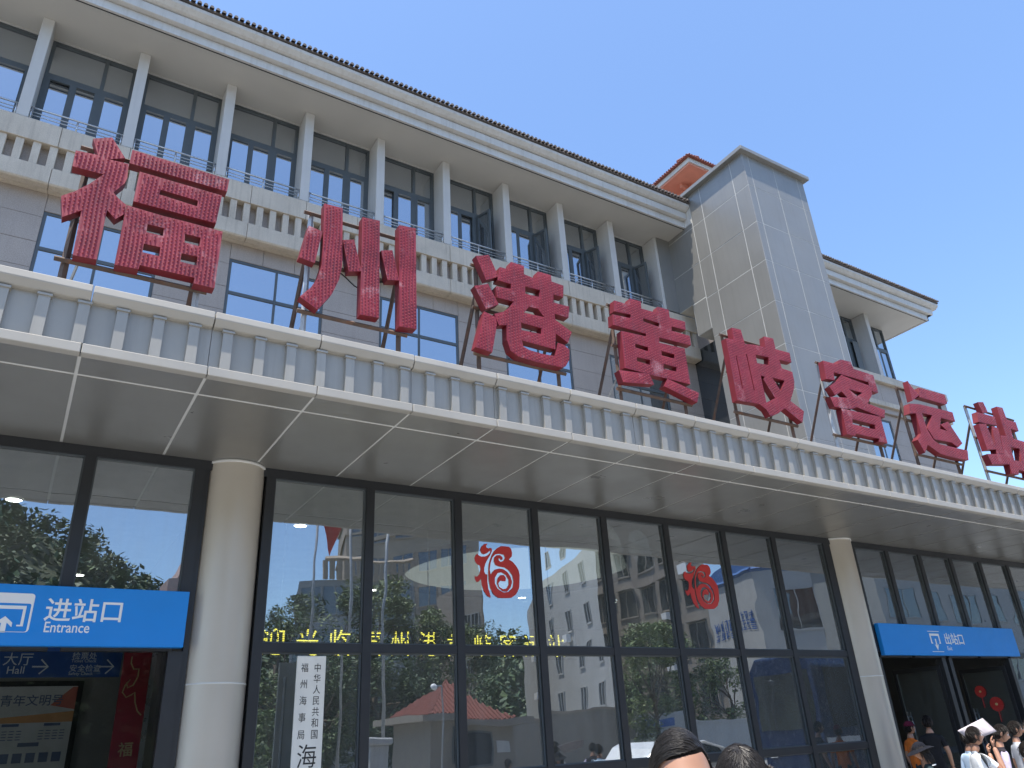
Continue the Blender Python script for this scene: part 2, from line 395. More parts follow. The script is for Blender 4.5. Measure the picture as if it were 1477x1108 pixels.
# open glazed door leaves at the exit, swung inwards
def door_leaf(hx, ang, stickers=False):
    L, H = 1.08, 2.58
    rot = (0, 0, ang)
    d = MB()
    for a in ((0, .07, 0, H), (L-.07, L, 0, H), (.07, L-.07, 0, .2), (.07, L-.07, H-.09, H)): d.box(a[0], a[1], -.022, .022, a[2]+.03, a[3]+.03)
    leaf = d.build('door', 'frame_dark', B, (hx, 10.02, 0), rot)
    q = MB().box(.07, L-.07, -.004, .004, .23, H-.06, fm=[1, 1, 0, 1, 0, 1]).build('pane', ['glass_wall', 'glass_back'], leaf, (hx, 10.02, 0), rot)
    h = MB()
    for s in (-1, 1):
        h.tube((L-.13, s*.07, .75), (L-.13, s*.07, 1.75), .014); h.tube((L-.13, s*.07, .85), (L-.13, s*.02, .85), .01); h.tube((L-.13, s*.07, 1.65), (L-.13, s*.02, 1.65), .01)
    h.build('handle', 'steel', leaf, (hx, 10.02, 0), rot, smooth=True)
    return leaf
for a, b in ((-2.13, -.33), (-.27, 1.50)):
    pane(a, b, .1, 2.76, 10.02, mat='glass_door')
MB().box(-.33, -.27, 9.97, 10.07, 0, 2.76).build('door_jamb', 'frame_dark', GW)
door_leaf(16.94, math.radians(92)); dl2 = door_leaf(19.55, math.radians(91))
# ---- hall behind the glass
for nm, a, mt in (('hall_floor', (-6.4, 31, 10.1, 22, 0.0, 0.02), 'hall_floor'), ('hall_ceiling', (-6.4, 31, 10.1, 22, 5.0, 5.1), 'hall_ceiling'), ('hall_wall', (-6.4, 31, 22, 22.2, 0.02, 5.0), 'hall_wall'),
                  ('hall_wall_side', (-6.6, -6.4, 10.1, 22, 0.02, 5.0), 'hall_wall'), ('hall_wall_end', (31, 31.2, 10.1, 22, 0.02, 5.0), 'hall_wall'), ('hall_partition', (1.95, 2.15, 10.6, 22, 0.02, 5.0), 'hall_wall'), ('hall_lobby_wall', (-6.4, 1.95, 13.4, 13.6, 0.02, 3.6), 'hall_wall')):
    tag(MB().box(*a).build(nm, mt), kind='structure')
# ---- granite facing, second storey
WX = [-4.24, -1.0, 2.25, 5.49, 8.73, 11.96]; WW = 1.96
gp = {}
def gpanel(x0, x1, z0, z1, mat='granite', y=13.70, par=None, nm='wall_panel'):
    key = (round(x1-x0, 3), round(z1-z0, 3), mat)
    loc = ((x0+x1)/2, y+0.02+random.uniform(-.002, .002), (z0+z1)/2)
    if key in gp: return inst(gp[key], nm, par or wall, loc)
    a, b = (x1-x0)/2-.004, (z1-z0)/2-.004
    gp[key] = MB().box(-a, a, -.02, .02, -b, b).build(nm, mat, par or wall, loc); return gp[key]
ZR = [7.94, 8.47, 9.005, 9.54, 10.075, 10.61, 11.13]
edges = [-8.0]
piers = []
xs = -6.2
for wx in WX:
    piers.append((xs, wx)); xs = wx+WW
piers.append((xs, 15.15))
for (a, b) in piers:
    for i in range(len(ZR)-1): gpanel(a, b, ZR[i], ZR[i+1])
for wx in WX:
    for j in range(3): gpanel(wx+j*WW/3, wx+(j+1)*WW/3, 10.75, 11.13)
for i in range(len(ZR)-1):                      # right wing
    for j, (a, b) in enumerate(((17.2, 18.6), (18.6, 20.0), (20.0, 21.4), (21.4, 22.8), (24.25, 25.4), (25.4, 26.6), (26.6, 27.74))): gpanel(a, b, ZR[i], ZR[i+1])
gpanel(22.8, 24.25, 10.9, 11.13)
# windows, second storey (reveals are cut into the wall by dark deep frames)
def window2(x0, x1, z0, z1, zt):
    f = MB(); t = .055; y0, y1 = 13.655+.06, 13.739
    f.box(x0, x0+t, y0, y1, z0, z1); f.box(x1-t, x1, y0, y1, z0, z1); f.box(x0+t, x1-t, y0, y1, z1-t, z1); f.box(x0+t, x1-t, y0, y1, z0, z0+t)
    xm = (x0+x1)/2-.02; f.box(xm-.025, xm+.025, y0+.004, y1, z0+t, z1-t)
    f.box(x0+t, xm-.025, y0-.004, y1, zt-.035, zt+.035); f.box(xm+.025, x1-t, y0-.004, y1, zt-.035, zt+.035)
    o = f.build('window', 'frame_grey', B)
    for a, b in ((x0+t, xm-.025), (xm+.025, x1-t)):
        for c, d in ((z0+t, zt-.035), (zt+.035, z1-t)):
            q = MB().box(-(b-a)/2, (b-a)/2, -.003, .003, -(d-c)/2, (d-c)/2)
            q.build('pane', 'glass_upper', o, ((a+b)/2, 13.733, (c+d)/2), (random.gauss(0, .003), 0, random.gauss(0, .003)))
    return o
for wx in WX: window2(wx, wx+WW, 8.5, 10.75, 9.97)
window2(22.8, 24.25, 8.5, 10.9, 9.97)
# ---- cornice: two stone bands with teeth between
cor = MB(); cor.box(-8, 15.12, 13.58, 13.735, 11.14, 12.50); cor = cor.build('cornice', 'granite', B)
jx = [-8.0]
while jx[-1] < 13.9: jx.append(round(jx[-1]+1.163, 3))
jx[-1] = 15.12
for i in range(len(jx)-1):
    a, b = jx[i]+.004, jx[i+1]-.004
    d = random.uniform(-.003, .003)
    bevel(MB().prof([(13.40+d, 12.0), (13.40+d, 12.46), (13.44+d, 12.50), (13.99, 12.52), (13.99, 12.0)], a, b).build('cornice_block', 'stone', cor), .006)
    bevel(MB().prof([(13.40+d, 11.16), (13.40+d, 11.50), (13.579, 11.50), (13.579, 11.13), (13.43+d, 11.13)], a, b).build('cornice_block', 'stone', cor), .006)
    bevel(MB().box(a, b, 13.58+.003, 13.70, 11.128, 11.139).build('cornice_block', 'stone', cor), .002)
k = 0; x = -7.85
while x < 15.0:
    if k == 0: tooth0 = bevel(MB().box(-.065, .065, 13.43, 13.579, 11.502, 11.998).build('cornice_tooth', 'stone', cor, (x+.065, 0, 0)), .005)
    else: bevel(inst(tooth0, 'cornice_tooth', cor, (x+.065, random.uniform(-.004, .004), 0)), .005)
    k += 1; x = -7.85+.2685*k
# right wing: plain bands
rb_ = MB(); rb_.box(17.14, 27.98, 13.60, 13.735, 11.14, 12.40); rcor = rb_.build('parapet_band', 'granite', B)
for i in range(8):
    a = 17.15+i*1.354; b = a+1.346
    bevel(MB().box(a, b, 13.42, 14.1, 12.24, 12.52).build('cornice_block', 'stone', rcor), .006)
    bevel(MB().box(a, b, 13.50, 13.599, 11.34, 11.52).build('cornice_block', 'stone', rcor), .006)
    gpanel(a, b, 11.53, 12.235, y=13.555, par=rcor)
MB().box(25.95, 27.98, 14.1, 22, 12.1, 12.5).build('cornice_block', 'stone', rcor)
# ---- third storey: fins, windows, railings
FX0, FP = -1.79, 1.7555
def bay(x0, x1, opened=False, style=0):
    o = MB(); t = .06; z0, zt, z1 = 12.52, 14.13, 15.03; y0, y1 = 13.97, 14.07
    o.box(x0, x0+t, y0, y1, z0, z1); o.box(x1-t, x1, y0, y1, z0, z1); o.box(x0+t, x1-t, y0, y1, z1-t, z1)
    wdt = x1-x0
    o.box(x0+t, x1-t, y0+.003, y1, zt-.05, zt+.04)
    if style == 0:
        xm = x0+wdt*.645; o.box(xm-.035, xm+.035, y0+.001, y1, z0, z1-t)
        cas = [(x0+t, x0+wdt*.335), (x0+wdt*.335, xm-.035), (xm+.035, x1-t)]
    else:
        xm = x0+wdt*.5; cas = [(x0+t, x1-t)]
    win = o.build('window', 'frame_grey', B)
    ups = [(x0+t, xm-.035), (xm+.035, x1-t)] if style == 0 else [(x0+t, x1-t)]
    for a, b in ups:
        MB().box(-(b-a)/2, (b-a)/2, -.003, .003, -(z1-t-zt-.04)/2, (z1-t-zt-.04)/2).build('pane', 'glass_upper', win, ((a+b)/2, 14.02, (zt+.04+z1-t)/2), (random.gauss(0, .004), 0, random.gauss(0, .004)))
    for ci, (a, b) in enumerate(cas):
        w_ = b-a; c = MB(); fr = .06; zz0, zz1 = z0+.02, zt-.055
        for q in ((0, fr, zz0, zz1), (w_-fr, w_, zz0, zz1), (fr, w_-fr, zz0, zz0+fr), (fr, w_-fr, zz1-fr, zz1)): c.box(q[0], q[1], -.03, .02, q[2], q[3])
        rz = random.gauss(0, .004); 
        if opened and ci == 2: rz = math.radians(-72)
        lx = a; 
        if opened and ci == 2:
            s = c.build('casement', 'frame_grey', win, (a, 13.96, 0), (0, 0, rz))
            MB().box(fr, w_-fr, -.003, .003, zz0+fr, zz1-fr).build('casement_glass', 'glass_upper', win, (a, 13.96, 0), (0, 0, rz))
        else:
            s = c.build('casement', 'frame_grey', win, (a, 13.995, 0))
            MB().box(fr, w_-fr, -.003, .003, zz0+fr, zz1-fr).build('casement_glass', 'glass_upper', win, (a, 13.99, 0), (random.gauss(0, .003), 0, rz*.5))
    return win
def railing(x0, x1):
    r = MB(); y = 13.50
    r.tube((x0, y, 12.80), (x1, y, 12.80), .019, 8)
    rail = r.build('railing', 'steel', B, smooth=True)
    for z, rr in ((12.70, .010), (12.625, .010)): MB().tube((x0, y, z), (x1, y, z), rr, 6).build('rail', 'steel', rail, smooth=True)
    for x in (x0+.02, (x0+x1)/2, x1-.02): MB().tube((x, y+.001, 12.51), (x, y+.001, 12.785), .016, 8).build('post', 'steel', rail, smooth=True)
fin0 = None
fx = []
for k in range(-3, 10):
    x = FX0+FP*k; fx.append(x)
    if fin0 is None: fin0 = bevel(MB().box(0, .20, 13.45, 14.06, 12.515, 15.038).build('fin', 'white_render', B, (x, 0, 0)), .008)
    else: bevel(inst(fin0, 'fin', B, (x, 0, 0)), .008)
for i in range(len(fx)-1):
    st = 1 if fx[i] < -3 else 0
    bay(fx[i]+.201, fx[i+1]-.001, opened=(i >= 8), style=st)
    railing(fx[i]+.20, fx[i+1])
for x in (18.8, 20.55, 22.3, 24.05): bevel(inst(fin0, 'fin', B, (x, 0, 0)), .008)
for a, b in ((19.0, 20.55), (20.75, 22.3), (22.5, 24.05), (24.25, 25.9)): bay(a+.001, b-.001)
bay(17.15, 18.8)
# ---- eave: soffit, stepped fascia, tile edge
def eave(x0, x1, ret=0.0):
    so_ = MB().box(x0, x1, 12.70, 14.6, 15.045, 15.2); ev = so_.build('eave', 'soffit_white', B)
    MB().prof([(12.66, 15.03), (12.66, 15.24), (12.72, 15.26), (12.72, 15.03)], x0, x1+ret*.05).build('eave_trim', 'eave_paint', ev)
    bevel(MB().prof([(12.54, 15.262), (12.53, 15.47), (12.60, 15.50), (12.9, 15.5), (12.9, 15.262)], x0, x1+ret*.25).build('eave_fascia', 'eave_paint', ev), .01)
    bevel(MB().prof([(12.46, 15.52), (12.37, 15.60), (12.36, 15.68), (12.45, 15.70), (12.9, 15.70), (12.9, 15.502), (12.52, 15.502)], x0, x1+ret*.45).build('gutter_moulding', 'eave_paint', ev), .008)
    MB().tube((x0, 12.725, 15.025), (x1, 12.725, 15.025), .012, 6).build('cable', 'black', ev)
    # roof slope with rounded tiles at its edge
    rf = MB().prof([(12.33, 15.705), (12.33, 15.745), (19.0, 18.6), (24, 15.9), (24, 15.7)], x0, x1+ret*.45).build('roof', 'roof_tile', B)
    t = MB(); x = x0+.06
    while x < x1+ret*.45-.05:
        P = []; n = 6; dz = random.uniform(-.006, .006)
        for yy, zz in ((12.27, 15.735), (14.4, 16.66)):
            for i in range(n+1):
                a = math.pi*i/n; P.append((x-.045*math.cos(a), yy, zz+dz+.066*math.sin(a)))
        m_ = n+1
        t.add(P, [(i, i+1, m_+i+1, m_+i) for i in range(n)]+[tuple(range(n, -1, -1))])
        x += .122
    t.build('roof_tiles', 'roof_tile', rf, kind='stuff')
    return ev
eave(-9, 14.56); ev2 = eave(17.13, 26.82, 1.0)
MB().prof([(12.66, 15.03), (12.66, 15.24), (20, 15.24), (20, 15.03)], 26.822, 26.87).build('eave_trim', 'eave_paint', ev2)
MB().box(26.88, 27.07, 12.6, 20, 15.262, 15.5).build('eave_fascia', 'eave_paint', ev2)
MB().box(25.9, 26.82, 14.6, 20, 15.045, 15.2).build('eave_soffit', 'soffit_white', ev2)
MB().box(14.561, 14.571, 12.42, 15.5, 15.041, 15.72).build('end_closer', 'eave_paint', B)
MB().box(14.561, 14.60, 12.9, 15.5, 15.05, 15.72).build('end_closer', 'eave_paint', B)
# light strip where the soffit meets the windows
MB().box(-8, 14.5, 13.93, 13.965, 15.02, 15.043).build('head_trim', 'eave_paint', B)
# ---- tower
tw = MB(); tw.box(14.5755, 17.1145, 10.2555, 12.36, 5.75, 15.97); tw.box(14.58, 15.5, 12.361, 12.85, 15.045, 15.95)
tw.box(14.5755, 15.2, 12.365, 13.44, 12.53, 15.04); tw.box(14.5755, 15.2, 12.365, 12.90, 11.52, 12.528)
tower = tw.build('tower', 'tower_joint', B)
TZ = [5.75, 6.36, 7.58, 8.80, 10.02, 11.24, 12.46, 13.67, 14.88, 15.97]
TXs = [14.572, 14.83, 15.845, 16.85, 17.118]; TYs = [10.252, 10.72, 11.925, 12.375]
def tpanel(p0, p1, axis):
    a = (Vector(p1)-Vector(p0))/2; c = (Vector(p0)+Vector(p1))/2
    d = [abs(v) for v in a]
    for i in range(3):
        if i != axis: d[i] -= .007
    return bevel(MB().box(-d[0], d[0], -d[1], d[1], -d[2], d[2]).build('tower_panel', 'tower_panel', tower, c, tuple(random.gauss(0, .0015) for _ in range(3))), .004)
for i in range(len(TZ)-1):
    for j in range(len(TXs)-1): tpanel((TXs[j], 10.252, TZ[i]), (TXs[j+1], 10.279, TZ[i+1]), 1)
    for j in range(len(TYs)-1): tpanel((14.572, TYs[j]-(.004 if j == 0 else 0), TZ[i]), (14.599, TYs[j+1], TZ[i+1]), 0)
    tpanel((17.091, 10.30, TZ[i]), (17.118, 12.36, TZ[i+1]), 0)
for z0, z1 in ((12.53, 13.67), (13.67, 14.88), (14.88, 15.04)): tpanel((14.572, 12.375, z0), (14.599, 13.43, z1), 0)
tpanel((14.572, 12.375, 11.52), (14.599, 12.90, 12.51), 0)
MB().box(14.10, 14.575, 13.42, 13.46, 12.53, 15.04).build('side_panel', 'tower_panel', tower)
bevel(MB().box(14.42, 17.26, 10.11, 12.6, 15.975, 16.10).build('tower_cap', 'tower_panel', tower), .01)
# dark glazed strip between tower and wall
MB().box(15.15, 15.2, 12.4, 13.74, 5.75, 11.5).build('strip_window', 'glass_plain', B)
MB().box(14.2, 15.15, 13.745, 13.76, 5.75, 11.5).build('strip_wall', 'black', B)
# ================================================================== rooftop stair house behind the roof
rp = on_y(994, 236, 16.2)
RH = thing('rooftop_house', (rp.x+2, rp.y+2, 15.5), 'small salmon-painted stair house with tiled roof rising behind the grey tower', 'building')
MB().box(rp.x+.9, rp.x+5, rp.y+.8, rp.y+5, 15.0, rp.z-.02).build('wall', 'salmon', RH)
r_ = MB().box(rp.x, rp.x+6, rp.y, rp.y+6, rp.z-.02, rp.z+.06).build('roof', 'salmon', RH)
MB().box(rp.x-.05, rp.x+6, rp.y-.06, rp.y+6, rp.z+.061, rp.z+.26).build('eave_board', 'eave_paint', r_)
q = MB(); q.add([(rp.x-.15, rp.y-.15, rp.z+.262), (rp.x+6.2, rp.y-.15, rp.z+.262), (rp.x+6.2, rp.y+6.2, rp.z+.262), (rp.x-.15, rp.y+6.2, rp.z+.262), (rp.x+3, rp.y+3, rp.z+1.7)], [(0, 1, 4), (1, 2, 4), (2, 3, 4), (3, 0, 4), (3, 2, 1, 0)])
q.build('tile_slope', 'roof_tile_red', r_)
t = MB()
for i in range(48): 
    t.tube((rp.x+.13*i-.1, rp.y-.2, rp.z+.29), (rp.x+.13*i-.1, rp.y+.5, rp.z+.46), .05, 6)
    t.tube((rp.x-.2, rp.y+.13*i-.1, rp.z+.29), (rp.x+.5, rp.y+.13*i-.1, rp.z+.46), .05, 6)
t.build('roof_tiles', 'roof_tile_red', r_, kind='stuff')
MB().box(rp.x+.5, rp.x+1.3, rp.y+1.0, rp.y+1.12, rp.z-.24, rp.z-.025).build('beam', 'salmon', RH)
# ================================================================== big red channel characters on the canopy
LY = 7.80
def tr(box, sc): return lambda pts: [(lambda p: (p.x, p.z))(on_y(box[0]+a/sc, box[1]+b/sc, LY)) for a, b in pts]
CH = []
CH.append(('福', (80, 190), 4.615, [
 ([(250,46),(378,38),(464,176),(372,182),(345,176),(318,165),(283,157)], []),
 ([(135,125),(310,162),(345,179),(370,188),(488,216),(478,310),(460,345),(385,405),(420,445),(474,491),(459,548),(398,583),(345,522),(335,560),(275,852),(115,822),(172,525),(45,568),(38,428),(130,397),(225,348),(320,285),(112,230)], []),
 ([(512,122),(1158,320),(1142,400),(492,210)], []),
 ([(560,268),(1108,428),(1068,612),(518,465)], [[(700,388),(948,462),(943,500),(690,420)]]),
 ([(477,493),(600,530),(720,565),(860,600),(1112,668),(1057,1045),(918,1012),(925,975),(560,890),(552,918),(393,888),(461,549)], [[(612,618),(722,645),(715,698),(605,672)], [(862,683),(966,708),(957,765),(858,740)], [(588,748),(698,772),(690,832),(578,805)], [(838,812),(945,835),(938,895),(830,868)]])]))
CH.append(('州', (420, 280), 5.275, [
 ([(135,240),(238,285),(180,525),(62,480)], []),
 ([(252,72),(392,108),(388,540),(365,650),(310,760),(200,880),(65,780),(150,710),(200,640),(232,540),(242,400)], []),
 ([(392,350),(478,348),(535,588),(437,590)], []), ([(540,178),(673,205),(668,945),(523,918)], []),
 ([(682,432),(768,430),(820,660),(730,655)], []), ([(818,240),(946,265),(952,1030),(820,1010)], [])]))
CH.append(('港', (670, 355), 5.829, [
 ([(95,82),(205,75),(287,258),(182,285)], []), ([(82,335),(197,318),(287,490),(180,530)], []), ([(165,550),(262,600),(272,660),(232,895),(92,850)], []),
 ([(388,135),(498,170),(498,238),(600,280),(615,215),(725,248),(730,300),(830,335),(828,432),(745,408),(745,475),(878,512),(872,605),(755,570),(760,620),(900,725),(868,815),(765,735),(762,870),(480,795),(492,845),(540,875),(640,905),(755,927),(785,815),(835,832),(880,875),(878,960),(850,1010),(815,1022),(600,975),(450,930),(385,880),(355,790),(352,665),(288,668),(248,572),(325,553),(372,520),(410,470),(270,432),(262,340),(388,362),(388,320),(275,288),(295,178),(368,198)],
  [[(508,340),(632,372),(625,430),(508,402)], [(540,510),(615,528),(668,600),(500,562)], [(472,645),(645,692),(642,742),(478,708)]])]))
CH.append(('黄', (865, 420), 6.156, [
 ([(130,82),(252,118),(268,65),(366,92),(370,155),(506,192),(516,138),(612,166),(622,235),(758,272),(764,345),(638,312),(640,352),(800,398),(812,482),(528,410),(530,458),(755,510),(806,828),(600,776),(450,742),(222,680),(190,352),(412,402),(412,378),(118,298),(112,205),(272,240),(275,208),(128,178)],
  [[(388,240),(530,285),(526,318),(385,268)], [(315,465),(432,498),(430,535),(318,500)], [(330,585),(450,612),(448,655),(332,622)], [(548,530),(665,562),(662,600),(550,570)], [(566,645),(684,675),(682,715),(570,690)]]),
 ([(170,702),(440,735),(482,830),(208,808)], []), ([(600,779),(880,905),(865,990),(572,845)], [])]))
CH.append(('岐', (1030, 460), 6.514, [
 ([(110,182),(182,195),(165,82),(250,102),(290,237),(375,243),(480,268),(470,165),(555,185),(578,285),(710,320),(728,410),(612,385),(638,465),(735,500),(755,590),(750,660),(718,770),(845,870),(830,975),(665,840),(600,890),(530,915),(490,850),(425,800),(218,765)],
  [[(390,335),(512,362),(516,435),(405,415)], [(545,550),(662,580),(628,680)], [(438,530),(478,545),(462,566),(574,745),(492,788)], [(203,345),(211,345),(273,655),(263,655)], [(299,330),(308,330),(383,672),(373,672)]])]))
CH.append(('客', (1170, 505), 7.385, [
 ([(125,112),(288,155),(290,112),(312,100),(420,125),(452,200),(662,268),(715,455),(658,442),(615,375),(610,342),(240,235),(250,322),(160,305)], []),
 ([(320,265),(408,302),(640,388),(650,470),(600,570),(785,640),(783,722),(640,672),(485,608),(430,628),(330,620),(248,602),(200,498),(385,508),(322,440),(255,485),(195,390),(265,335)], [[(398,415),(545,455),(490,495)]]),
 ([(318,622),(735,712),(812,995),(720,975),(722,945),(470,890),(472,915),(380,895)], [[(435,735),(678,797),(684,848),(645,840),(440,790)]])]))
CH.append(('运', (1280, 535), 7.64, [
 ([(222,110),(270,180),(350,268),(275,330)], []), ([(345,185),(630,265),(660,360),(640,372),(352,290)], []),
 ([(355,369),(715,458),(745,560),(585,518),(578,640),(660,665),(582,592),(665,560),(825,800),(778,845),(705,790),(515,755),(440,635),(490,490),(378,464)], []),
 ([(238,362),(350,368),(376,466),(432,640),(500,757),(560,805),(880,880),(890,985),(760,965),(580,915),(440,815),(412,905),(330,760),(368,690),(310,470),(242,470)], [])]))
CH.append(('站', (1377, 565), 8.52, [
 ([(285,128),(350,128),(408,255),(345,265)], []), ([(270,250),(490,310),(520,420),(290,372)], []), ([(290,395),(380,395),(515,710),(400,715)], []), ([(455,422),(530,452),(598,766),(515,764)], []),
 ([(510,185),(582,200),(636,345),(745,378),(782,488),(682,458),(718,580),(930,640),(985,1060),(900,1040),(892,990),(780,962),(785,1020),(700,1008),(668,895),(458,895),(395,767),(600,770),(558,540),(625,545)], [[(682,680),(792,702),(815,862),(728,845)]])]))
desc = {'福': 'red bulb-studded 福 sign character at the entrance end of the canopy', '州': 'red bulb-studded 州 sign character with three tall strokes on rusty frame', '港': 'faded red bulb-studded 港 sign character above the canopy',
        '黄': 'red bulb-studded 黄 sign character in front of the cornice end', '岐': 'red bulb-studded 岐 sign character standing before the grey tower', '客': 'dull red 客 sign character between the tower and the right wing',
        '运': 'dull red 运 sign character before the right wing wall corner', '站': 'dull red 站 sign character standing against open sky'}
for ci, (ch, org, sc, parts) in enumerate(CH):
    f = tr(org, sc); allp = []; loops = []
    for o_, hs in parts: loops.append((f(o_), [f(h) for h in hs])); allp += f(o_)
    xa, xb = min(p[0] for p in allp), max(p[0] for p in allp); za, zb = min(p[1] for p in allp), max(p[1] for p in allp)
    T = thing('sign_character', ((xa+xb)/2, LY, 5.83), desc[ch], 'sign letter', 'red sign characters on the canopy')
    TH = 0.115
    for pi, (o_, hs) in enumerate(loops):
        mb = MB(); d = 0.0025*pi; prism(mb, o_, hs, LY-d, LY+TH+d)
        st = mb.build('stroke', ['letter_red', 'letter_side'], T)
    bl = MB(); sx_, sz = .0425, .047; ro = 0
    i0 = 0; x = xa
    while x < xb:
        z = za + (0.5*sz if ro % 2 else 0)
        while z < zb:
            px = x+.008*math.sin(z*5+ci); pz = z+.01*math.sin(x*4.2)
            ok = False
            for pi, (o_, hs) in enumerate(loops):
                if all(inside((px+a, pz+b), o_) for a, b in ((.014, 0), (-.014, 0), (0, .014), (0, -.014))) and not any(inside((px+a, pz+b), h) for h in hs for a, b in ((.012, 0), (-.012, 0), (0, .012), (0, -.012))): ok = True; break
            if ok and random.random() > .03:
                y = LY-.0025*pi; r = .0078
                bl.add([(px-r, y, pz-r), (px+r, y, pz-r), (px+r, y, pz+r), (px-r, y, pz+r), (px-r*.5, y-.014, pz-r*.5), (px+r*.5, y-.014, pz-r*.5), (px+r*.5, y-.014, pz+r*.5), (px-r*.5, y-.014, pz+r*.5)],
                       [(0, 1, 5, 4), (1, 2, 6, 5), (2, 3, 7, 6), (3, 0, 4, 7), (4, 5, 6, 7)])
            z += sz
        x += sx_; ro += 1
    bl.build('bulbs', 'bulb', T, kind='stuff')
    # steel frame: rails behind, posts down to the canopy, raking braces to the back
    ym = LY+TH+.04
    for z in (za+.02, (za+zb)/2-.05, zb-.14): MB().bar((xa+.06, ym, z), (xb-.06, ym, z), .045).build('frame_rail', 'rust_steel', T)
    for x in (xa+.16, xb-.16):
        MB().bar((x, ym+.045, 5.80), (x, ym+.045, zb-.1), .05).build('frame_post', 'galvanised' if (ci == 1 and x < xa+.3) or random.random() < .2 else 'rust_steel', T)
        MB().bar((x, ym+.06, zb-.55), (x, ym+.95, 5.73), .042).build('frame_brace', 'rust_steel', T)
    if ci in (0, 1, 3): MB().bar((xa+.35, ym+.07, za+.6), (xa+.1, ym+.9, 5.73), .022).build('stay_rod', 'galvanised', T)
    # sagging cable loops behind the strokes
    cb = MB(); pr = None; x0 = xa+.3*(xb-xa); x1 = xa+.75*(xb-xa)
    for i in range(13):
        u = i/12; p = Vector((x0+(x1-x0)*u, LY+TH+.02, (za+zb)/2-.1-.14*math.sin(math.pi*u)+.04*math.sin(9*u)))
        if pr is not None: cb.tube(pr, p, .009, 5, cap=False)
        pr = p
    cb.build('cable', 'black', T)
# ================================================================== signs on the ground floor
def rounded(x0, x1, z0, z1, r, n=5):
    P = []
    for cx_, cz, a0 in ((x1-r, z1-r, 0), (x0+r, z1-r, 90), (x0+r, z0+r, 180), (x1-r, z0+r, 270)):
        for i in range(n+1): a = math.radians(a0+90*i/n); P.append((cx_+r*math.cos(a), cz+r*math.sin(a)))
    return P
def flat(name, outer, holes, y, mat, parent, th=.003):
    mb = MB(); prism(mb, outer, holes, y-th, y+.0005, 0, 0); return mb.build(name, mat, parent)
S1 = thing('entrance_sign', (-.6, 9.86, 2.79), 'long blue box sign reading 进站口 Entrance over the entrance door', 'sign')
bevel(MB().box(-2.3, 1.635, 9.83, 9.935, 2.79, 3.42).build('sign_box', 'sign_blue', S1), .006)
y = 9.829
text_obj('进站口', .262, 'lettering', 'sign_white', S1, (.185, y, 3.068), bold=.0028, depth=.002)
text_obj('Entrance', .155, 'lettering', 'sign_white', S1, (.205, y, 2.932), bold=.0012, depth=.002, sx=.80)
# pictogram: rounded gate with an arrow going in
oz = rounded(-.42, .075, 2.925, 3.325, .035)
flat('pictogram_frame', oz, [rounded(-.40, .055, 2.93, 3.22, .02)], y, 'sign_white', S1)
flat('pictogram_gate', [(-.345, 2.985), (-.29, 2.985), (-.29, 3.0), (-.32, 3.0), (-.32, 3.16), (-.012, 3.16), (-.012, 3.0), (-.045, 3.0), (-.045, 2.985), (.015, 2.985), (.015, 3.195), (-.345, 3.195)], [], y, 'sign_white', S1)
flat('pictogram_arrow', [(-.185, 2.92), (-.135, 2.92), (-.135, 3.02), (-.085, 2.975), (-.085, 3.02), (-.16, 3.085), (-.235, 3.02), (-.235, 2.975), (-.185, 3.02)], [], y, 'sign_white', S1)
S2 = thing('exit_sign', (17.4, 9.86, 2.79), 'blue box sign reading 出站口 over the exit doors', 'sign')
bevel(MB().box(14.86, 20.02, 9.83, 9.925, 2.79, 3.41).build('sign_box', 'sign_blue', S2), .006)
text_obj('出站口', .255, 'lettering', 'sign_white', S2, (17.08, y, 3.04), bold=.0025, depth=.002)
text_obj('Exit', .12, 'lettering', 'sign_white', S2, (17.1, y, 2.90), bold=-.0006, depth=.002)
flat('pictogram_frame', [(16.52, 3.275), (16.94, 3.275), (16.94, 3.287), (16.52, 3.287)], [], y, 'sign_white', S2)
flat('pictogram_frame', [(16.52, 2.862), (16.94, 2.862), (16.94, 2.874), (16.52, 2.874)], [], y, 'sign_white', S2)
flat('pictogram_gate', [(16.56, 3.03), (16.62, 3.03), (16.62, 3.05), (16.60, 3.05), (16.60, 3.19), (16.87, 3.19), (16.87, 3.05), (16.85, 3.05), (16.85, 3.03), (16.91, 3.03), (16.91, 3.235), (16.56, 3.235)], [], y, 'sign_white', S2)
flat('pictogram_arrow', [(16.72, 3.13), (16.76, 3.13), (16.76, 2.99), (16.81, 3.02), (16.74, 2.895), (16.67, 3.02), (16.72, 2.99)], [], y, 'sign_white', S2)
# upright white name board
S3 = thing('name_board', (3.08, 9.6, 0), 'tall white board with black upright characters standing before the glass', 'sign')
bevel(MB().box(2.905, 3.26, 9.60, 9.635, 0.35, 2.68).build('board', 'board_white', S3), .006)
for x in (2.98, 3.18): MB().bar((x, 9.66, 0.0), (x, 9.66, 2.5), .03).build('stand_leg', 'galvanised', S3)
for i, c in enumerate('中华人民共和国'): text_obj(c, .108, 'lettering', 'ink', S3, (3.158, 9.599, 2.505-.1225*i), bold=.0, depth=.0015, align='CENTER', sx=.85)
for i, c in enumerate('福州海事局'): text_obj(c, .108, 'lettering', 'ink', S3, (3.0, 9.599, 2.505-.1835*i), bold=.0, depth=.0015, align='CENTER', sx=.85)
for i, c in enumerate('海事处'): text_obj(c, .27, 'lettering', 'ink', S3, (3.08, 9.599, 1.48-.3*i), bold=.0, depth=.0015, align='CENTER', sx=.9) if i == 0 else None
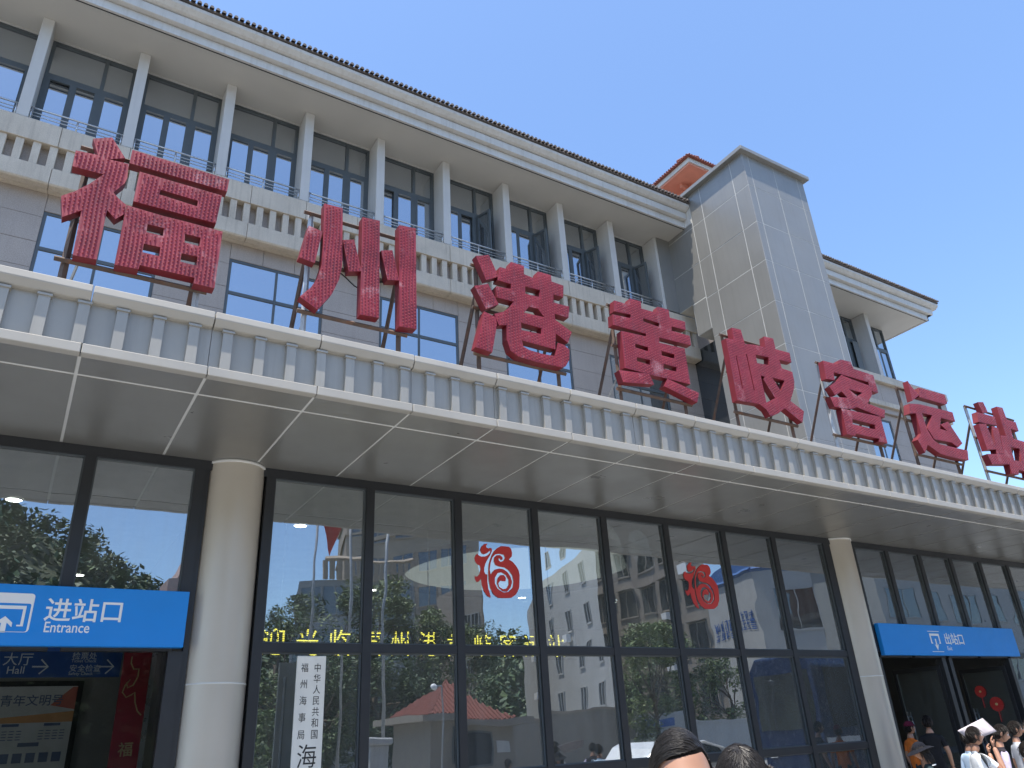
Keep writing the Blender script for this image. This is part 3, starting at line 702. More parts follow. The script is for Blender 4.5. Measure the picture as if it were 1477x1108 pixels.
# paper-cut good-luck stickers on the glass (a swirl-shaped 福), traced outline
Q1 = lambda pts: [(lambda p: (p.x, p.z))(on_y(670+a/10.07, 770+b/10.07, 9.99)) for a, b in pts]
FU_L = [(335,143),(285,150),(240,195),(230,240),(245,280),(275,300),(320,285),(350,262),(378,240),(372,275),(340,310),(300,330),(240,332),(200,310),(188,288),(160,310),(143,350),(150,400),(180,440),(222,462),(235,510),(215,590),(185,622),(160,622),(148,600),(150,660),(178,705),(205,695),(238,655),(250,740),(280,830),(330,905),(380,930),(365,860),(345,800),(332,700),(330,590),(305,588),(285,550),(285,500),(300,440),(335,370),(372,310),(398,250),(395,215),(370,205),(345,215),(318,200),(312,175)]
FU_R = [(530,180),(480,205),(430,250),(395,310),(370,380),(352,450),(345,560),(352,680),(375,790),(420,880),(490,932),(600,935),(680,930),(750,880),(795,780),(800,600),(785,530),(750,470),(700,410),(645,375),(685,330),(690,280),(675,220),(640,188),(590,182)]
HO = [[(500,290),(445,300),(405,345),(378,420),(365,520),(380,600),(400,560),(440,520),(500,505),(560,515),(620,555),(665,620),(690,700),(670,780),(620,840),(560,835),(500,790),(470,720),(480,650),(520,600),(570,600),(600,640),(595,690),(560,690),(520,680),(490,720),(500,770),(560,805),(610,795),(640,740),(640,670),(600,600),(540,560),(480,570),(440,640),(440,720),(480,800),(560,852),(640,845),(700,780),(712,690),(690,600),(640,530),(580,490),(500,475),(450,455),(425,400),(430,345),(465,312),(515,310),(550,340),(552,375),(525,385),(515,360),(495,355),(495,385),(520,408),(565,395),(588,350),(570,305)]]
def fu(dx, dz, label, sx=1.0):
    T = thing('fu_sticker', (6.0+dx, 9.99, 3.56+dz), label, 'sticker')
    for L, H in ((FU_L, []), (FU_R, HO)):
        l = [(5.6+(p[0]-5.6)*sx+dx, p[1]+dz) for p in Q1(L)]; h = [[(5.6+(p[0]-5.6)*sx+dx, p[1]+dz) for p in Q1(q)] for q in H]
        flat('paper_cut', l, h, 9.988, 'sticker_red', T, .002)
fu(0, 0, 'red swirling 福 paper-cut sticker on the third upper pane from the round column by the entrance')
fu(4.215, -.01, 'red swirling 福 paper-cut sticker on the third upper pane from the round column by the exit', 1.03)
# fan-shaped stickers on the open exit door
for (cy_, cz, r) in ((10.72, 2.10, .13), (10.43, 1.81, .155)):
    T = thing('fan_sticker', (19.52, cy_, cz-r), 'smaller red pleated paper fan sticker on the open exit door' if r < .14 else 'larger red pleated paper fan sticker on the open exit door', 'sticker')
    m_ = MB(); n = 26; P = [(19.515, cy_, cz)]
    for i in range(n): a = 2*math.pi*i/n; P.append((19.515-(.012 if i % 2 else 0), cy_+r*math.cos(a), cz+r*math.sin(a)))
    m_.add(P, [(0, 1+(i+1) % n, 1+i) for i in range(n)]); m_.build('pleats', 'sticker_red', T)
    MB().tube((19.51, cy_, cz), (19.49, cy_, cz), r*.18, 10).build('centre', 'gold', T)
    MB().box(19.50, 19.512, cy_-.006, cy_+.006, cz-r-.22, cz-r).build('tassel', 'sticker_red', T)
# LED text board hanging in the hall
S4 = thing('led_display', (5.6, 11.56, 2.85), 'black LED scroller with yellow 迎光临福州港黄岐客运站 text hanging inside the glass', 'display')
MB().box(2.6, 8.5, 11.55, 11.62, 2.86, 3.36).build('housing', 'black', S4)
led = bpy.data.materials.new('led_text'); led.use_nodes = True; MATS['led_text'] = led
n = led.node_tree; b = n.nodes['Principled BSDF']; b.inputs['Base Color'].default_value = (.02, .02, .02, 1); b.inputs['Emission Color'].default_value = (1, .85, .1, 1)
g_ = n.nodes.new('ShaderNodeNewGeometry'); sp = n.nodes.new('ShaderNodeSeparateXYZ'); n.links.new(g_.outputs['Position'], sp.inputs[0])
ma = n.nodes.new('ShaderNodeMath'); ma.operation = 'PINGPONG'; ma.inputs[1].default_value = .0125; n.links.new(sp.outputs[2], ma.inputs[0])
gt = n.nodes.new('ShaderNodeMath'); gt.operation = 'GREATER_THAN'; gt.inputs[1].default_value = .0045; n.links.new(ma.outputs[0], gt.inputs[0])
mu = n.nodes.new('ShaderNodeMath'); mu.operation = 'MULTIPLY'; mu.inputs[1].default_value = 2.2; nz = noisen(n, g_.outputs['Position'], 9.0, 2, .6); g2 = n.nodes.new('ShaderNodeMath'); g2.operation = 'GREATER_THAN'; g2.inputs[1].default_value = .43; n.links.new(nz, g2.inputs[0]); m2 = n.nodes.new('ShaderNodeMath'); m2.operation = 'MULTIPLY'; n.links.new(g2.outputs[0], m2.inputs[0]); n.links.new(gt.outputs[0], m2.inputs[1]); n.links.new(m2.outputs[0], mu.inputs[0]); n.links.new(mu.outputs[0], b.inputs['Emission Strength'])
for i, c in enumerate('迎光临福州港黄岐客运站'): text_obj(c, .40, 'lettering', 'led_text', S4, (3.13+.493*i, 11.548, 2.94), bold=.001, depth=.001, align='CENTER', sx=.9)
for x in (3.2, 5.6, 8.0): MB().tube((x, 11.58, 3.36), (x, 11.58, 5.0), .008, 6).build('hanger', 'steel', S4)
# ceiling fittings of the hall
for j, (yy, xsn) in enumerate(((12.2, [3.6, 6.95, 10.3, 13.62, 17.0, 20.3, -0.4]), (17.12, [.77, 6.83, 10.97, 13.96, 17.15, 20.5, 24]))):
    for x in xsn:
        T = thing('downlight', (x, yy, 5.0), 'round lit downlight in the front row of the hall ceiling' if j == 0 else 'round lit downlight in the back row of the hall ceiling', 'lamp', 'hall downlights, front row' if j == 0 else 'hall downlights, back row')
        MB().lathe([(.135, 0), (.135, -.012), (.10, -.014)], 24, (x, yy, 4.999)).build('rim', 'sign_white', T)
        MB().lathe([(.10, -.010), (.0001, -.011)], 24, (x, yy, 4.999)).build('lens', 'lamp_white', T)
T = thing('ceiling_ring', (8.9, 13.95, 4.8), 'large round recessed ring feature in the hall ceiling', 'ceiling feature')
MB().lathe([(2.78, 0), (2.78, -.14), (2.45, -.14), (2.45, 0)], 72, (8.9, 13.95, 4.998), 0).build('ring_beam', 'frame_dark', T, smooth=False)
MB().lathe([(2.44, -.03), (.001, -.035)], 72, (8.9, 13.95, 4.998)).build('disc', 'cove_glow', T)
# entrance lobby things
T = thing('red_banner', (1.33, 11.2, 0), 'tall red standing banner with gold clouds and 福 inside the entrance', 'banner')
MB().box(1.18, 1.50, 11.2, 11.24, 0.05, 2.95).build('cloth', 'banner_red', T); MB().box(1.505, 1.56, 11.19, 11.25, 0.02, 2.98).build('edge', 'steel', T)
for i, c in enumerate('福满'): 
    if i == 0: text_obj(c, .17, 'lettering', 'gold', T, (1.35, 11.198, 1.71), bold=.002, depth=.001, align='CENTER')
def ribbon(pts, wd, y, mat, par, nm):
    m_ = MB(); L = []; R = []
    for i, p in enumerate(pts):
        a = Vector(pts[max(0, i-1)]); b_ = Vector(pts[min(len(pts)-1, i+1)]); d = (b_-a).normalized(); nn = Vector((-d.y, d.x))*wd
        L.append((p[0]+nn.x, y, p[1]+nn.y)); R.append((p[0]-nn.x, y, p[1]-nn.y))
    k_ = len(pts); m_.add(L+R, [(i, i+1, k_+i+1, k_+i) for i in range(k_-1)]); return m_.build(nm, mat, par)
ribbon([(1.27, 2.84), (1.27, 2.76), (1.31, 2.69), (1.37, 2.69), (1.37, 2.6), (1.33, 2.5), (1.27, 2.47), (1.25, 2.53), (1.29, 2.57), (1.24, 2.5), (1.22, 2.42), (1.27, 2.36), (1.33, 2.39), (1.36, 2.42), (1.38, 2.3), (1.42, 2.2), (1.47, 2.15)], .008, 11.197, 'gold', T, 'cloud_line')
T = thing('direction_sign', (.2, 12.3, 2.69), 'dark blue hanging sign with arrows, Hall, Ticket Check and Safety Check inside the entrance', 'sign')
MB().box(-2.2, 1.27, 12.3, 12.36, 2.70, 3.15).build('panel', 'sign_blue_dark', T)
text_obj('大厅', .17, 'lettering', 'sign_white', T, (-.12, 12.298, 2.86), depth=.001); text_obj('Hall', .13, 'lettering', 'sign_white', T, (-.06, 12.298, 2.745), depth=.001)
text_obj('检票处', .1, 'lettering', 'sign_white', T, (.66, 12.298, 2.93), depth=.001); text_obj('Ticket Check', .055, 'lettering', 'sign_white', T, (.66, 12.298, 2.885), depth=.001)
text_obj('安全检查', .095, 'lettering', 'sign_white', T, (.65, 12.298, 2.775), depth=.001); text_obj('Safety Check', .055, 'lettering', 'sign_white', T, (.65, 12.298, 2.725), depth=.001)
for ax in (.22, 1.0): 
    ribbon([(ax, 2.83), (ax+.17, 2.83)], .009, 12.297, 'sign_white', T, 'arrow'); ribbon([(ax+.09, 2.92), (ax+.18, 2.83), (ax+.09, 2.74)], .009, 12.296, 'sign_white', T, 'arrow')
T = thing('notice_board', (0, 13.3, .9), 'wall poster headed 级青年文明号 with rows of small portraits in a black frame', 'poster')
MB().box(-1.6, .93, 13.33, 13.39, .9, 2.74).build('frame', 'black', T); MB().box(-1.52, .86, 13.322, 13.33, .98, 2.67).build('sheet', 'poster', T)
MB().add([(-1.5, 13.3205, 2.2), (.86, 13.3205, 2.2), (.86, 13.3205, 2.34), (-.4, 13.3205, 2.24), (-1.5, 13.3205, 2.3)], [(0, 1, 2, 3, 4)]).build('orange_band', 'poster_orange', T)
MB().add([(.55, 13.3204, 2.42), (.86, 13.3204, 2.36), (.86, 13.3204, 2.66), (.80, 13.3204, 2.66)], [(0, 1, 2, 3)]).build('red_corner', 'poster_red', T)
text_obj('级青年文明号', .155, 'lettering', 'poster_blue', T, (-.22, 13.319, 2.43), bold=.001, depth=.001)
for x in (.02, .52): MB().box(x, x+.2, 13.318, 13.32, 2.155, 2.19).build('heading', 'poster_blue', T)
MB().box(.25, .5, 13.318, 13.32, 1.90, 1.95).build('heading', 'poster_blue', T)
for r in range(5):
    for c in range(7): MB().box(-.25+.155*c, -.14+.155*c, 13.318, 13.32, 1.70-.21*r, 1.82-.21*r).build('portrait', 'poster_blue', T)
for r in range(4):
    for x in (-.05, .47):
        for c in range(4): MB().box(x+.085*c, x+.06+.085*c, 13.3185, 13.32, 2.09-.035*r, 2.10-.035*r).build('text_line', 'poster_blue', T)
T = thing('belt_barrier', (16.6, 11.8, .9), 'blue printed barrier band seen through the open exit door', 'barrier')
q0 = on_y(1355, 1083, 11.8)
MB().box(q0.x-1.2, q0.x+1.6, 11.8, 11.82, q0.z-.07, q0.z+.07).build('band', 'sign_blue_dark', T)
for k in range(9): MB().box(q0.x-.5+.11*k, q0.x-.42+.11*k, 11.797, 11.7995, q0.z-.03, q0.z+.03).build('printed_mark', 'sign_white', T)
for x in (q0.x-1.2, q0.x+1.6): MB().tube((x, 11.81, 0.02), (x, 11.81, q0.z+.1), .03, 10).build('post', 'steel', T)
# ================================================================== what stands across the plaza (seen mirrored in the glass)
surf('leaf_dark', (0.062, 0.10, 0.04), 0.6, var=0.45, scale=1.6); surf('leaf_mid', (0.10, 0.145, 0.045), 0.6, var=0.4, scale=1.6); surf('leaf_light', (0.15, 0.185, 0.06), 0.6, var=0.35, scale=1.6)
surf('bark', (0.10, 0.075, 0.055), 0.9, var=0.3, scale=6)
surf('apt_white', (0.42, 0.42, 0.41), 0.8, var=0.07, scale=.5, streak=.3); surf('apt_brown', (0.27, 0.235, 0.20), 0.8, var=0.08, scale=.5, streak=.2); surf('apt_tan', (0.36, 0.29, 0.22), 0.8, var=.08, scale=.5)
surf('apt_grey', (0.26, 0.27, 0.27), 0.8, streak=.2); surf('apt_pink', (0.42, 0.30, 0.27), 0.8); surf('tile_beige', (0.27, 0.235, 0.19), .6, var=.06); surf('roof_blue', (0.05, 0.13, 0.32), .5)
surf('bus_blue', (0.006, 0.018, 0.06), .25, var=.03); surf('bus_pale', (0.55, 0.60, 0.66), .3); surf('rubber', (0.02, 0.02, 0.02), .8); surf('car_white', (0.75, 0.75, 0.74), .2, var=.02); surf('flag_red', (0.55, 0.03, 0.03), .7); surf('hill_soil', (0.05, 0.06, 0.025), .9)
def VX(px, vY):                      # plan position on the mirrored line of sight at depth vY
    p = mir(px, 1000, vY); return (p.x, p.y)
def VZ(px, py, vY): return mir(px, py, vY).z
def block(name, label, fp, z1, mat, cat='building', z0=0.0, cornice=None):
    cxm = sum(p[0] for p in fp)/len(fp); cym = sum(p[1] for p in fp)/len(fp)
    T = thing(name, (cxm, cym, 0), label, cat); n_ = len(fp); m_ = MB()
    m_.add([(x, y, z0) for x, y in fp]+[(x, y, z1) for x, y in fp], [(i, (i+1) % n_, n_+(i+1) % n_, n_+i) for i in range(n_)]+[tuple(range(n_, 2*n_)), tuple(range(n_-1, -1, -1))])
    wl = m_.build('wall', mat, T)
    bm = bmesh.new(); bm.from_mesh(wl.data); bmesh.ops.recalc_face_normals(bm, faces=bm.faces); bm.to_mesh(wl.data); bm.free()
    if cornice:
        sc_ = 1.0; P = [(cxm+(x-cxm)*1.03, cym+(y-cym)*1.03) for x, y in fp]
        for dz in ((0.0, .45), (-3.1, .25)):
            m_ = MB(); m_.add([(x, y, z1+dz[0]) for x, y in P]+[(x, y, z1+dz[0]+dz[1]) for x, y in P], [(i, (i+1) % n_, n_+(i+1) % n_, n_+i) for i in range(n_)]+[tuple(range(n_, 2*n_)), tuple(range(n_-1, -1, -1))])
            m_.build('cornice', cornice, T)
    return T
def wins(T, a, b, cols, zs, w_, h_, side, sill='sign_white', skip=.0, ac=0.0, hood=False):
    """windows on the wall from plan point a to b; side = +1/-1 picks the outward normal"""
    a = Vector((*a, 0)); b = Vector((*b, 0)); d = (b-a); L = d.length; d.normalize(); nrm = Vector((d.y, -d.x, 0))*side
    ang = math.atan2(d.y, d.x) if side > 0 else math.atan2(-d.y, -d.x)
    fr = MB(); gl = None; src = {}
    for z in zs:
        for c in cols:
            if random.random() < skip: continue
            o_ = a+d*(L*c)+nrm*.02
            if 'f' not in src:
                f_ = MB(); t = .07
                for q in ((-w_/2-t, -w_/2, -t, h_+t), (w_/2, w_/2+t, -t, h_+t), (-w_/2, w_/2, h_, h_+t), (-w_/2-.1, w_/2+.1, -.12, -t+.07), (-.03, .03, 0, h_)): f_.box(q[0], q[1], -.07, .01, q[2], q[3])
                if hood: f_.box(-w_/2-.15, w_/2+.15, -.4, .01, h_+.12, h_+.2)
                src['f'] = f_.build('window', sill, T, (o_.x, o_.y, z), (0, 0, ang)); W = src['f']
                src['g'] = MB().box(-w_/2, w_/2, -.012, .005, 0, h_).build('pane', 'glass_plain', W, (o_.x, o_.y, z), (0, 0, ang))
            else:
                W = inst(src['f'], 'window', T, (o_.x, o_.y, z), (0, 0, ang)); inst(src['g'], 'pane', W, (o_.x, o_.y, z), (0, 0, ang))
            if random.random() < ac:
                p = a+d*(L*c+w_*.2)+nrm*.3
                if 'a' not in src:
                    src['a'] = bevel(MB().box(-.42, .42, -.16, .16, 0, .6).build('air_conditioner', 'sign_white', T, (p.x, p.y, z-.85), (0, 0, ang)), .03)
                    src['v'] = MB().lathe([(.22, 0), (.22, .02), (.001, .02)], 20).build('fan_grille', 'frame_grey', src['a'], (p.x, p.y, z-.55), (math.radians(90), 0, ang)) 
                else: A_ = inst(src['a'], 'air_conditioner', T, (p.x, p.y, z-.85), (0, 0, ang))
# white flats: the lit wall turned to the plaza runs back from its near corner
nw = VX(884, 44); dirw = Vector((.32, -.95)); 
def along(p, d, px_far, step=.1):
    s = 0
    while s < 60:
        q = (p[0]+d.x*s, p[1]+d.y*s); v = Vector((q[0], 20-q[1], 1.6+0))
        c = v-EYE; xx = CX+F_PX*c.dot(RT)/c.dot(FWD)
        if xx <= px_far: return q
        s += step
    return q
fw = along(nw, dirw, 777); uw = Vector((nw[0], nw[1]-20)).normalized(); uw = Vector((uw.x*.985+uw.y*.17, uw.y*.985-uw.x*.17))
zt_ = VZ(862, 800, 44)+.6
T = block('apartment_block', 'white flats with small dark windows and air-conditioners, mirrored in the glass between the 福 stickers', [nw, fw, (fw[0]+uw.x*8, fw[1]+uw.y*8), (nw[0]+uw.x*10, nw[1]+uw.y*10)], zt_, 'apt_white')
wins(T, nw, fw, (.14, .36, .60), [3.4+2.9*i for i in range(5)], 1.15, 1.5, 1, 'apt_white', 0, .25); wins(T, nw, fw, (.84,), [3.4+2.9*i for i in range(5)], 1.6, 1.9, 1, 'apt_grey', 0, .8)
# brown flats: wall runs straight back from the station
xb_ = 42.0
def vy_at(px, X):
    lo, hi = 12.0, 140.0
    for _ in range(50):
        mid = (lo+hi)/2
        if mir(px, 1000, mid).x < X: lo = mid
        else: hi = mid
    return hi
va, vb = vy_at(1046, xb_), vy_at(874, xb_)
T = block('apartment_block', 'brown rendered flats with tall hooded windows, mirrored beside the bushy street tree', [(xb_, 20-va), (xb_, 20-vb), (xb_+5, 20-vb-4.5), (xb_+5.2, 20-va-6.5)], 19.5, 'apt_brown', cornice='apt_tan')
wins(T, (xb_, 20-va), (xb_, 20-vb), (.1, .3, .5, .7, .9), [3.4+3.4*i for i in range(5)], 1.7, 2.1, 1, 'apt_brown', 0, .15, True)
# tan building with cornices, far behind the trees, and the grey wing before it
a_, b_ = VX(487, 70), VX(698, 60)
T = block('office_building', 'tan office building with stepped cornices, mirrored above the trees', [a_, b_, (b_[0]+4, b_[1]-14), (a_[0]+4, a_[1]-14)], VZ(487, 770, 70)+2.4, 'apt_tan', cornice='apt_tan')
wins(T, a_, b_, (.12, .3, .48, .66, .84), [6.5+3.3*i for i in range(5)], 1.9, 1.7, -1, 'apt_tan')
a_, b_ = VX(416, 60), VX(600, 55)
T = block('office_building', 'grey flat-roofed wing with wide windows and roof balustrade, mirrored behind the flagpoles', [a_, b_, (b_[0]+2, b_[1]-4), (a_[0]+2, a_[1]-4)], VZ(416, 845, 60), 'apt_grey')
m_ = MB(); m_.box(-.3, 40, -.05, .05, 0, .01)
wins(T, a_, b_, (.12, .3, .48, .68, .88), [4.0, 7.4, 10.8], 1.7, 2.0, -1, 'apt_grey')
za_ = VZ(416, 845, 60); c_ = Vector((*VX(458, 58.5), za_)); e_ = Vector((*b_, za_)); nb = 16
for i in range(nb): p = c_.lerp(e_, i/(nb-1)); MB().box(-.16, .16, -.1, .1, 0, 1.5).build('baluster', 'apt_tan', T, p)
mb = MB(); mb.bar(c_+Vector((0, 0, 1.6)), e_+Vector((0, 0, 1.6)), .22); mb.build('balustrade_rail', 'apt_tan', T)
a_, b_ = VX(667, 58), VX(696, 56)
T = block('apartment_block', 'narrow grey-brown tower block, mirrored left of the sky gap', [a_, b_, (b_[0]+1, b_[1]-8), (a_[0]+1, a_[1]-8)], VZ(680, 845, 57), 'apt_brown'); wins(T, a_, b_, (.3, .7), [4+3*i for i in range(3)], .7, 1.3, -1, 'apt_grey')
# pink rounded-top block on the far left
a_, b_ = VX(221, 80), VX(300, 80); z0_ = VZ(221, 838, 80); z1_ = VZ(262, 798, 80)
T = block('apartment_block', 'pinkish far block with curved roof, mirrored beside the wooded hill', [a_, b_, (b_[0], b_[1]-6), (a_[0], a_[1]-6)], z0_, 'apt_pink')
wins(T, a_, b_, (.12, .3, .5, .7, .9), [3+2.9*i for i in range(5)], 1.0, 1.2, -1, 'apt_pink')
mb = MB(); n_ = 10; P = []
for yy in (a_[1], a_[1]-6):
    P += [(a_[0]+(b_[0]-a_[0])*(.12+.88*(i/n_)), yy, z0_+(z1_-z0_)*math.sin(min(1, i/(n_*.4))*math.pi/2)) for i in range(n_+1)]+[(b_[0], yy, z0_), (a_[0]+.12*(b_[0]-a_[0]), yy, z0_)]
k_ = n_+3; mb.add(P, [(i, (i+1) % k_, k_+(i+1) % k_, k_+i) for i in range(k_)]+[tuple(range(k_-1, -1, -1)), tuple(range(k_, 2*k_))]); mb.build('curved_roof', 'apt_pink', T)
# white hall with writing and blue trim
c0 = VX(1122, 50); dd = Vector((.26, -1)).normalized(); f0 = along(c0, dd, 1056); r0 = VX(1242, 45)
zt_ = VZ(1118, 826, 50)
T = block('white_hall', 'white hall with rows of blue writing and blue roof trim, mirrored near the exit column', [c0, f0, (f0[0]+16, f0[1]-4), (r0[0]+4, r0[1]-6), r0], zt_, 'apt_white')
for p, q_ in ((c0, f0), (c0, r0)):
    mb = MB(); mb.bar((p[0], p[1], zt_+.2), (q_[0], q_[1], zt_+.2), .4); mb.build('roof_trim', 'roof_blue', T)
ux = (Vector((*f0, 0))-Vector((*c0, 0))).normalized()
for i, z in enumerate((VZ(1090, 883, 50), VZ(1090, 897, 50))):
    nrm_ = Vector((ux.y, -ux.x, 0)); nrm_ *= 1 if nrm_.dot(Vector((-c0[0], 20-c0[1], 0))) > 0 else -1; L_ = (Vector((*f0, 0))-Vector((*c0, 0))).length; o0 = Vector((*c0, 0))+(ux*(L_-.3) if nrm_.dot(ux.cross(Vector((0, 0, 1)))) < 0 else ux*.3)+nrm_*.06; uxt = -ux if nrm_.dot(ux.cross(Vector((0, 0, 1)))) < 0 else ux; 
    mk = MB(); rr_ = random.Random(3+i); cw = (L_-.6)/9              # worn, unreadable painted characters: loose brush strokes
    for c in range(9):
        for k in range(5):
            if rr_.random() < .5: a0, a1, b0, b1 = .05, .85, (k+.1)/5, (k+.1)/5+.11
            else: a0 = rr_.uniform(.1, .7); a1, b0, b1 = a0+.13, rr_.uniform(0, .3), rr_.uniform(.6, 1)
            P_ = [o0+uxt*(c+a)*cw+Vector((0, 0, z-.45+b*.95)) for a, b in ((a0, b0), (a1, b0), (a1, b1), (a0, b1))]
            mk.add(P_, [(0, 1, 2, 3)])
    mk.build('worn_writing', 'sign_blue_dark', T)
wins(T, c0, r0, (.5,), [VZ(1180, 912, 50)], 3.4, 3.6, -1, 'apt_white')
a_, b_ = (62, -20), (125, -20)
T = block('warehouse', 'long low warehouse with blue roof, mirrored above the exit sign', [a_, b_, (125, -40), (62, -40)], 15.5, 'apt_grey')
MB().prof([(-19.4, 15.51), (-19.4, 16.3), (-30, 19.5), (-40.6, 16.3), (-40.6, 15.51)], 61.5, 125.5).build('roof', 'roof_blue', T); wins(T, a_, b_, [.04+.08*i for i in range(12)], [4.5, 9.5], 3.0, 2.5, -1, 'apt_grey'); MB().box(62, 125, -19.98, -19.9, 13.2, 15.4).build('fascia_band', 'roof_blue', T)
# gatehouse with red pyramid roof
T = thing('gatehouse', (15.4, -10, 0), 'small beige gatehouse with red tiled pyramid roof, mirrored low in the glass', 'building')
MB().box(13.85, 17.6, -11.6, -8.35, 0, 2.42).build('wall', 'tile_beige', T)
rf = MB().box(13.25, 18.2, -12.2, -7.8, 2.42, 2.66).build('roof', 'tile_beige', T)
ap = (15.5, -10, 3.95); mb = MB(); cs = [(13.75, -8.2), (17.7, -8.2), (17.7, -11.8), (13.75, -11.8)]
mb.add([(x, y, 2.661) for x, y in cs]+[ap], [(0, 1, 4), (1, 2, 4), (2, 3, 4), (3, 0, 4), (3, 2, 1, 0)]); mb.build('tile_slope', 'roof_tile_red', rf)
mb = MB()
for (p, q_) in ((cs[0], cs[1]), (cs[3], cs[0])):
    for i in range(19):
        u = (i+.5)/19; x = p[0]+(q_[0]-p[0])*u; y = p[1]+(q_[1]-p[1])*u; h = 1-abs(2*u-1)
        top = Vector((x, y, 2.68)).lerp(Vector(ap), h) if False else Vector((x+(ap[0]-(p[0]+q_[0])/2)*h, y+(ap[1]-(p[1]+q_[1])/2)*h, 2.69+(ap[2]-2.67)*h))
        mb.tube((x, y, 2.69), top, .05, 6)
mb.build('tile_rolls', 'roof_tile_red', rf, kind='stuff')
wd = MB().box(14.9, 16.6, -8.35, -8.33, .95, 2.2).build('window', 'frame_grey', T); MB().box(14.98, 16.52, -8.328, -8.322, 1.03, 2.12).build('pane', 'glass_plain', wd)
MB().box(16.75, 17.4, -8.348, -8.32, 1.35, 1.8).build('notice', 'poster', T)
# boundary wall, pillar, toilet kiosk
T = thing('boundary_wall', (23, -14, 0), 'beige tiled boundary wall, mirrored to the right of the gatehouse', 'wall'); MB().box(18.4, 28.7, -14.2, -14, 0, 2.7).build('wall', 'tile_beige', T); MB().box(18.3, 28.8, -14.26, -13.94, 2.701, 2.82).build('coping', 'apt_tan', T)
T = thing('toilet_kiosk', (30.4, -15, 0), 'white toilet kiosk with blue wheelchair sign, mirrored behind the man\'s head', 'building')
MB().box(28.85, 32.3, -17, -14.02, 0, 2.75).build('wall', 'apt_white', T); MB().box(29.35, 31.3, -14.018, -13.97, 2.02, 2.46).build('sign_panel', 'sign_blue_dark', T); MB().box(29.5, 30.3, -14.018, -13.99, 0, 1.95).build('door', 'frame_grey', T)
mb = MB(); mb.lathe([(.12, 0), (.12, .004), (.095, .004), (.095, 0)], 20); mb.build('wheelchair_symbol', 'sign_white', T, (30.3, -13.968, 2.17), (math.radians(90), 0, 0)); MB().box(30.24, 30.30, -13.968, -13.96, 2.18, 2.38).build('wheelchair_figure', 'sign_white', T)
T = thing('low_wall', (34.4, -14, 0), 'low white wall mirrored beside the toilet kiosk', 'wall'); MB().box(32.5, 37, -14.3, -14, 0, 2.3).build('wall', 'apt_white', T); MB().box(32.45, 37.05, -14.36, -13.94, 2.301, 2.4).build('coping', 'apt_white', T)
p = VX(549, 24); T = thing('gate_pillar', (p[0], p[1], 0), 'white square gate pillar with a cap, mirrored in the glass', 'pillar'); zz = VZ(549, 1066, 24)
bevel(MB().box(p[0]-.28, p[0]+.28, p[1]-.28, p[1]+.28, 0, zz-.2).build('shaft', 'apt_white', T), .02); bevel(MB().box(p[0]-.38, p[0]+.38, p[1]-.38, p[1]+.38, zz-.2, zz).build('cap', 'apt_white', T), .04)
p = VX(642, 25); zz = VZ(642, 990, 25); T = thing('camera_pole', (p[0], p[1], 0), 'thin pole with white security camera, mirrored above the gatehouse roof', 'pole'); MB().tube((p[0], p[1], 0), (p[0], p[1], zz), .035, 8).build('pole', 'galvanised', T)
MB().tube((p[0], p[1], zz), (p[0]-.35, p[1]+.1, zz), .02, 6).build('arm', 'galvanised', T); MB().sphere((p[0]-.4, p[1]+.1, zz-.05), (.13, .1, .1)).build('camera_dome', 'sign_white', T, smooth=True)
# flagpoles and flag
for x, lab in ((8.2, 'steel flagpole flying the red flag, mirrored in the glass'), (9.45, 'bare steel flagpole between the two others, mirrored in the glass'), (11.0, 'bare steel flagpole farthest from the red flag, mirrored in the glass')):
    T = thing('flagpole', (x, -6, 0), lab, 'flagpole', 'flagpoles on the plaza'); mb = MB(); mb.tube((x, -6, .3), (x, -6, 12), .06, 12, .035); mb.build('pole', 'galvanised', T, smooth=True)
    MB().box(x-.4, x+.4, -6.4, -5.6, 0, .3).build('plinth', 'concrete', T); MB().sphere((x, -6, 12.05), .08, 10, 6).build('finial', 'gold', T, smooth=True)
T = thing('flag', (8.8, -6, 8), 'drooping red flag hanging from its pole, mirrored in the glass', 'flag'); mb = MB(); nu, nv = 10, 8; P = []
for i in range(nu+1):
    for j in range(nv+1):
        u, v = i/nu, j/nv; P.append((8.25+.95*u*(.55+.45*v), -6+.13*math.sin(5*u+3*v), 10.2-1.1*(1-v)-1.35*u*(1-.35*v)))
mb.add(P, [(i*(nv+1)+j, (i+1)*(nv+1)+j, (i+1)*(nv+1)+j+1, i*(nv+1)+j+1) for i in range(nu) for j in range(nv)]); fl = mb.build('cloth', 'flag_red', T, smooth=True)
md = fl.modifiers.new('thick', 'SOLIDIFY'); md.thickness = .006
# coach parked to the right of the camera
T = thing('coach', (25.8, 2.6, 0), 'dark blue coach parked on the plaza, mirrored beside the exit column', 'bus')
bevel(MB().prof([(1.35, .35), (1.35, 3.2), (1.6, 3.62), (3.65, 3.62), (3.9, 3.2), (3.9, .35)], 20.60, 31.20).build('body', 'bus_blue', T), .08, 3)
bevel(MB().box(20.90, 30.90, 1.7, 3.55, 3.621, 3.74).build('roof_pod', 'bus_pale', T), .04)
for i in range(7):
    wn = MB().box(21.1+1.4*i, 22.45+1.4*i, 3.897, 3.915, 1.45, 3.15).build('window', 'glass_plain', T)
MB().box(20.58, 20.60, 1.55, 3.7, 1.5, 3.1).build('windscreen', 'glass_plain', T); MB().box(20.70, 31.10, 3.897, 3.912, .95, 1.2).build('stripe', 'bus_pale', T)
for x in (23.2, 28.8):
    for y in (1.45, 3.72):
        wl = MB().tube((x, y-.12, .5), (x, y+.2, .5), .5, 24).build('wheel', 'rubber', T); MB().tube((x, y+.201, .5), (x, y+.21, .5), .28, 16).build('rim', 'steel', wl)
for y in (1.75, 3.45): MB().box(20.57, 20.60, y-.16, y+.16, .75, .95).build('headlight', 'sign_white', T)
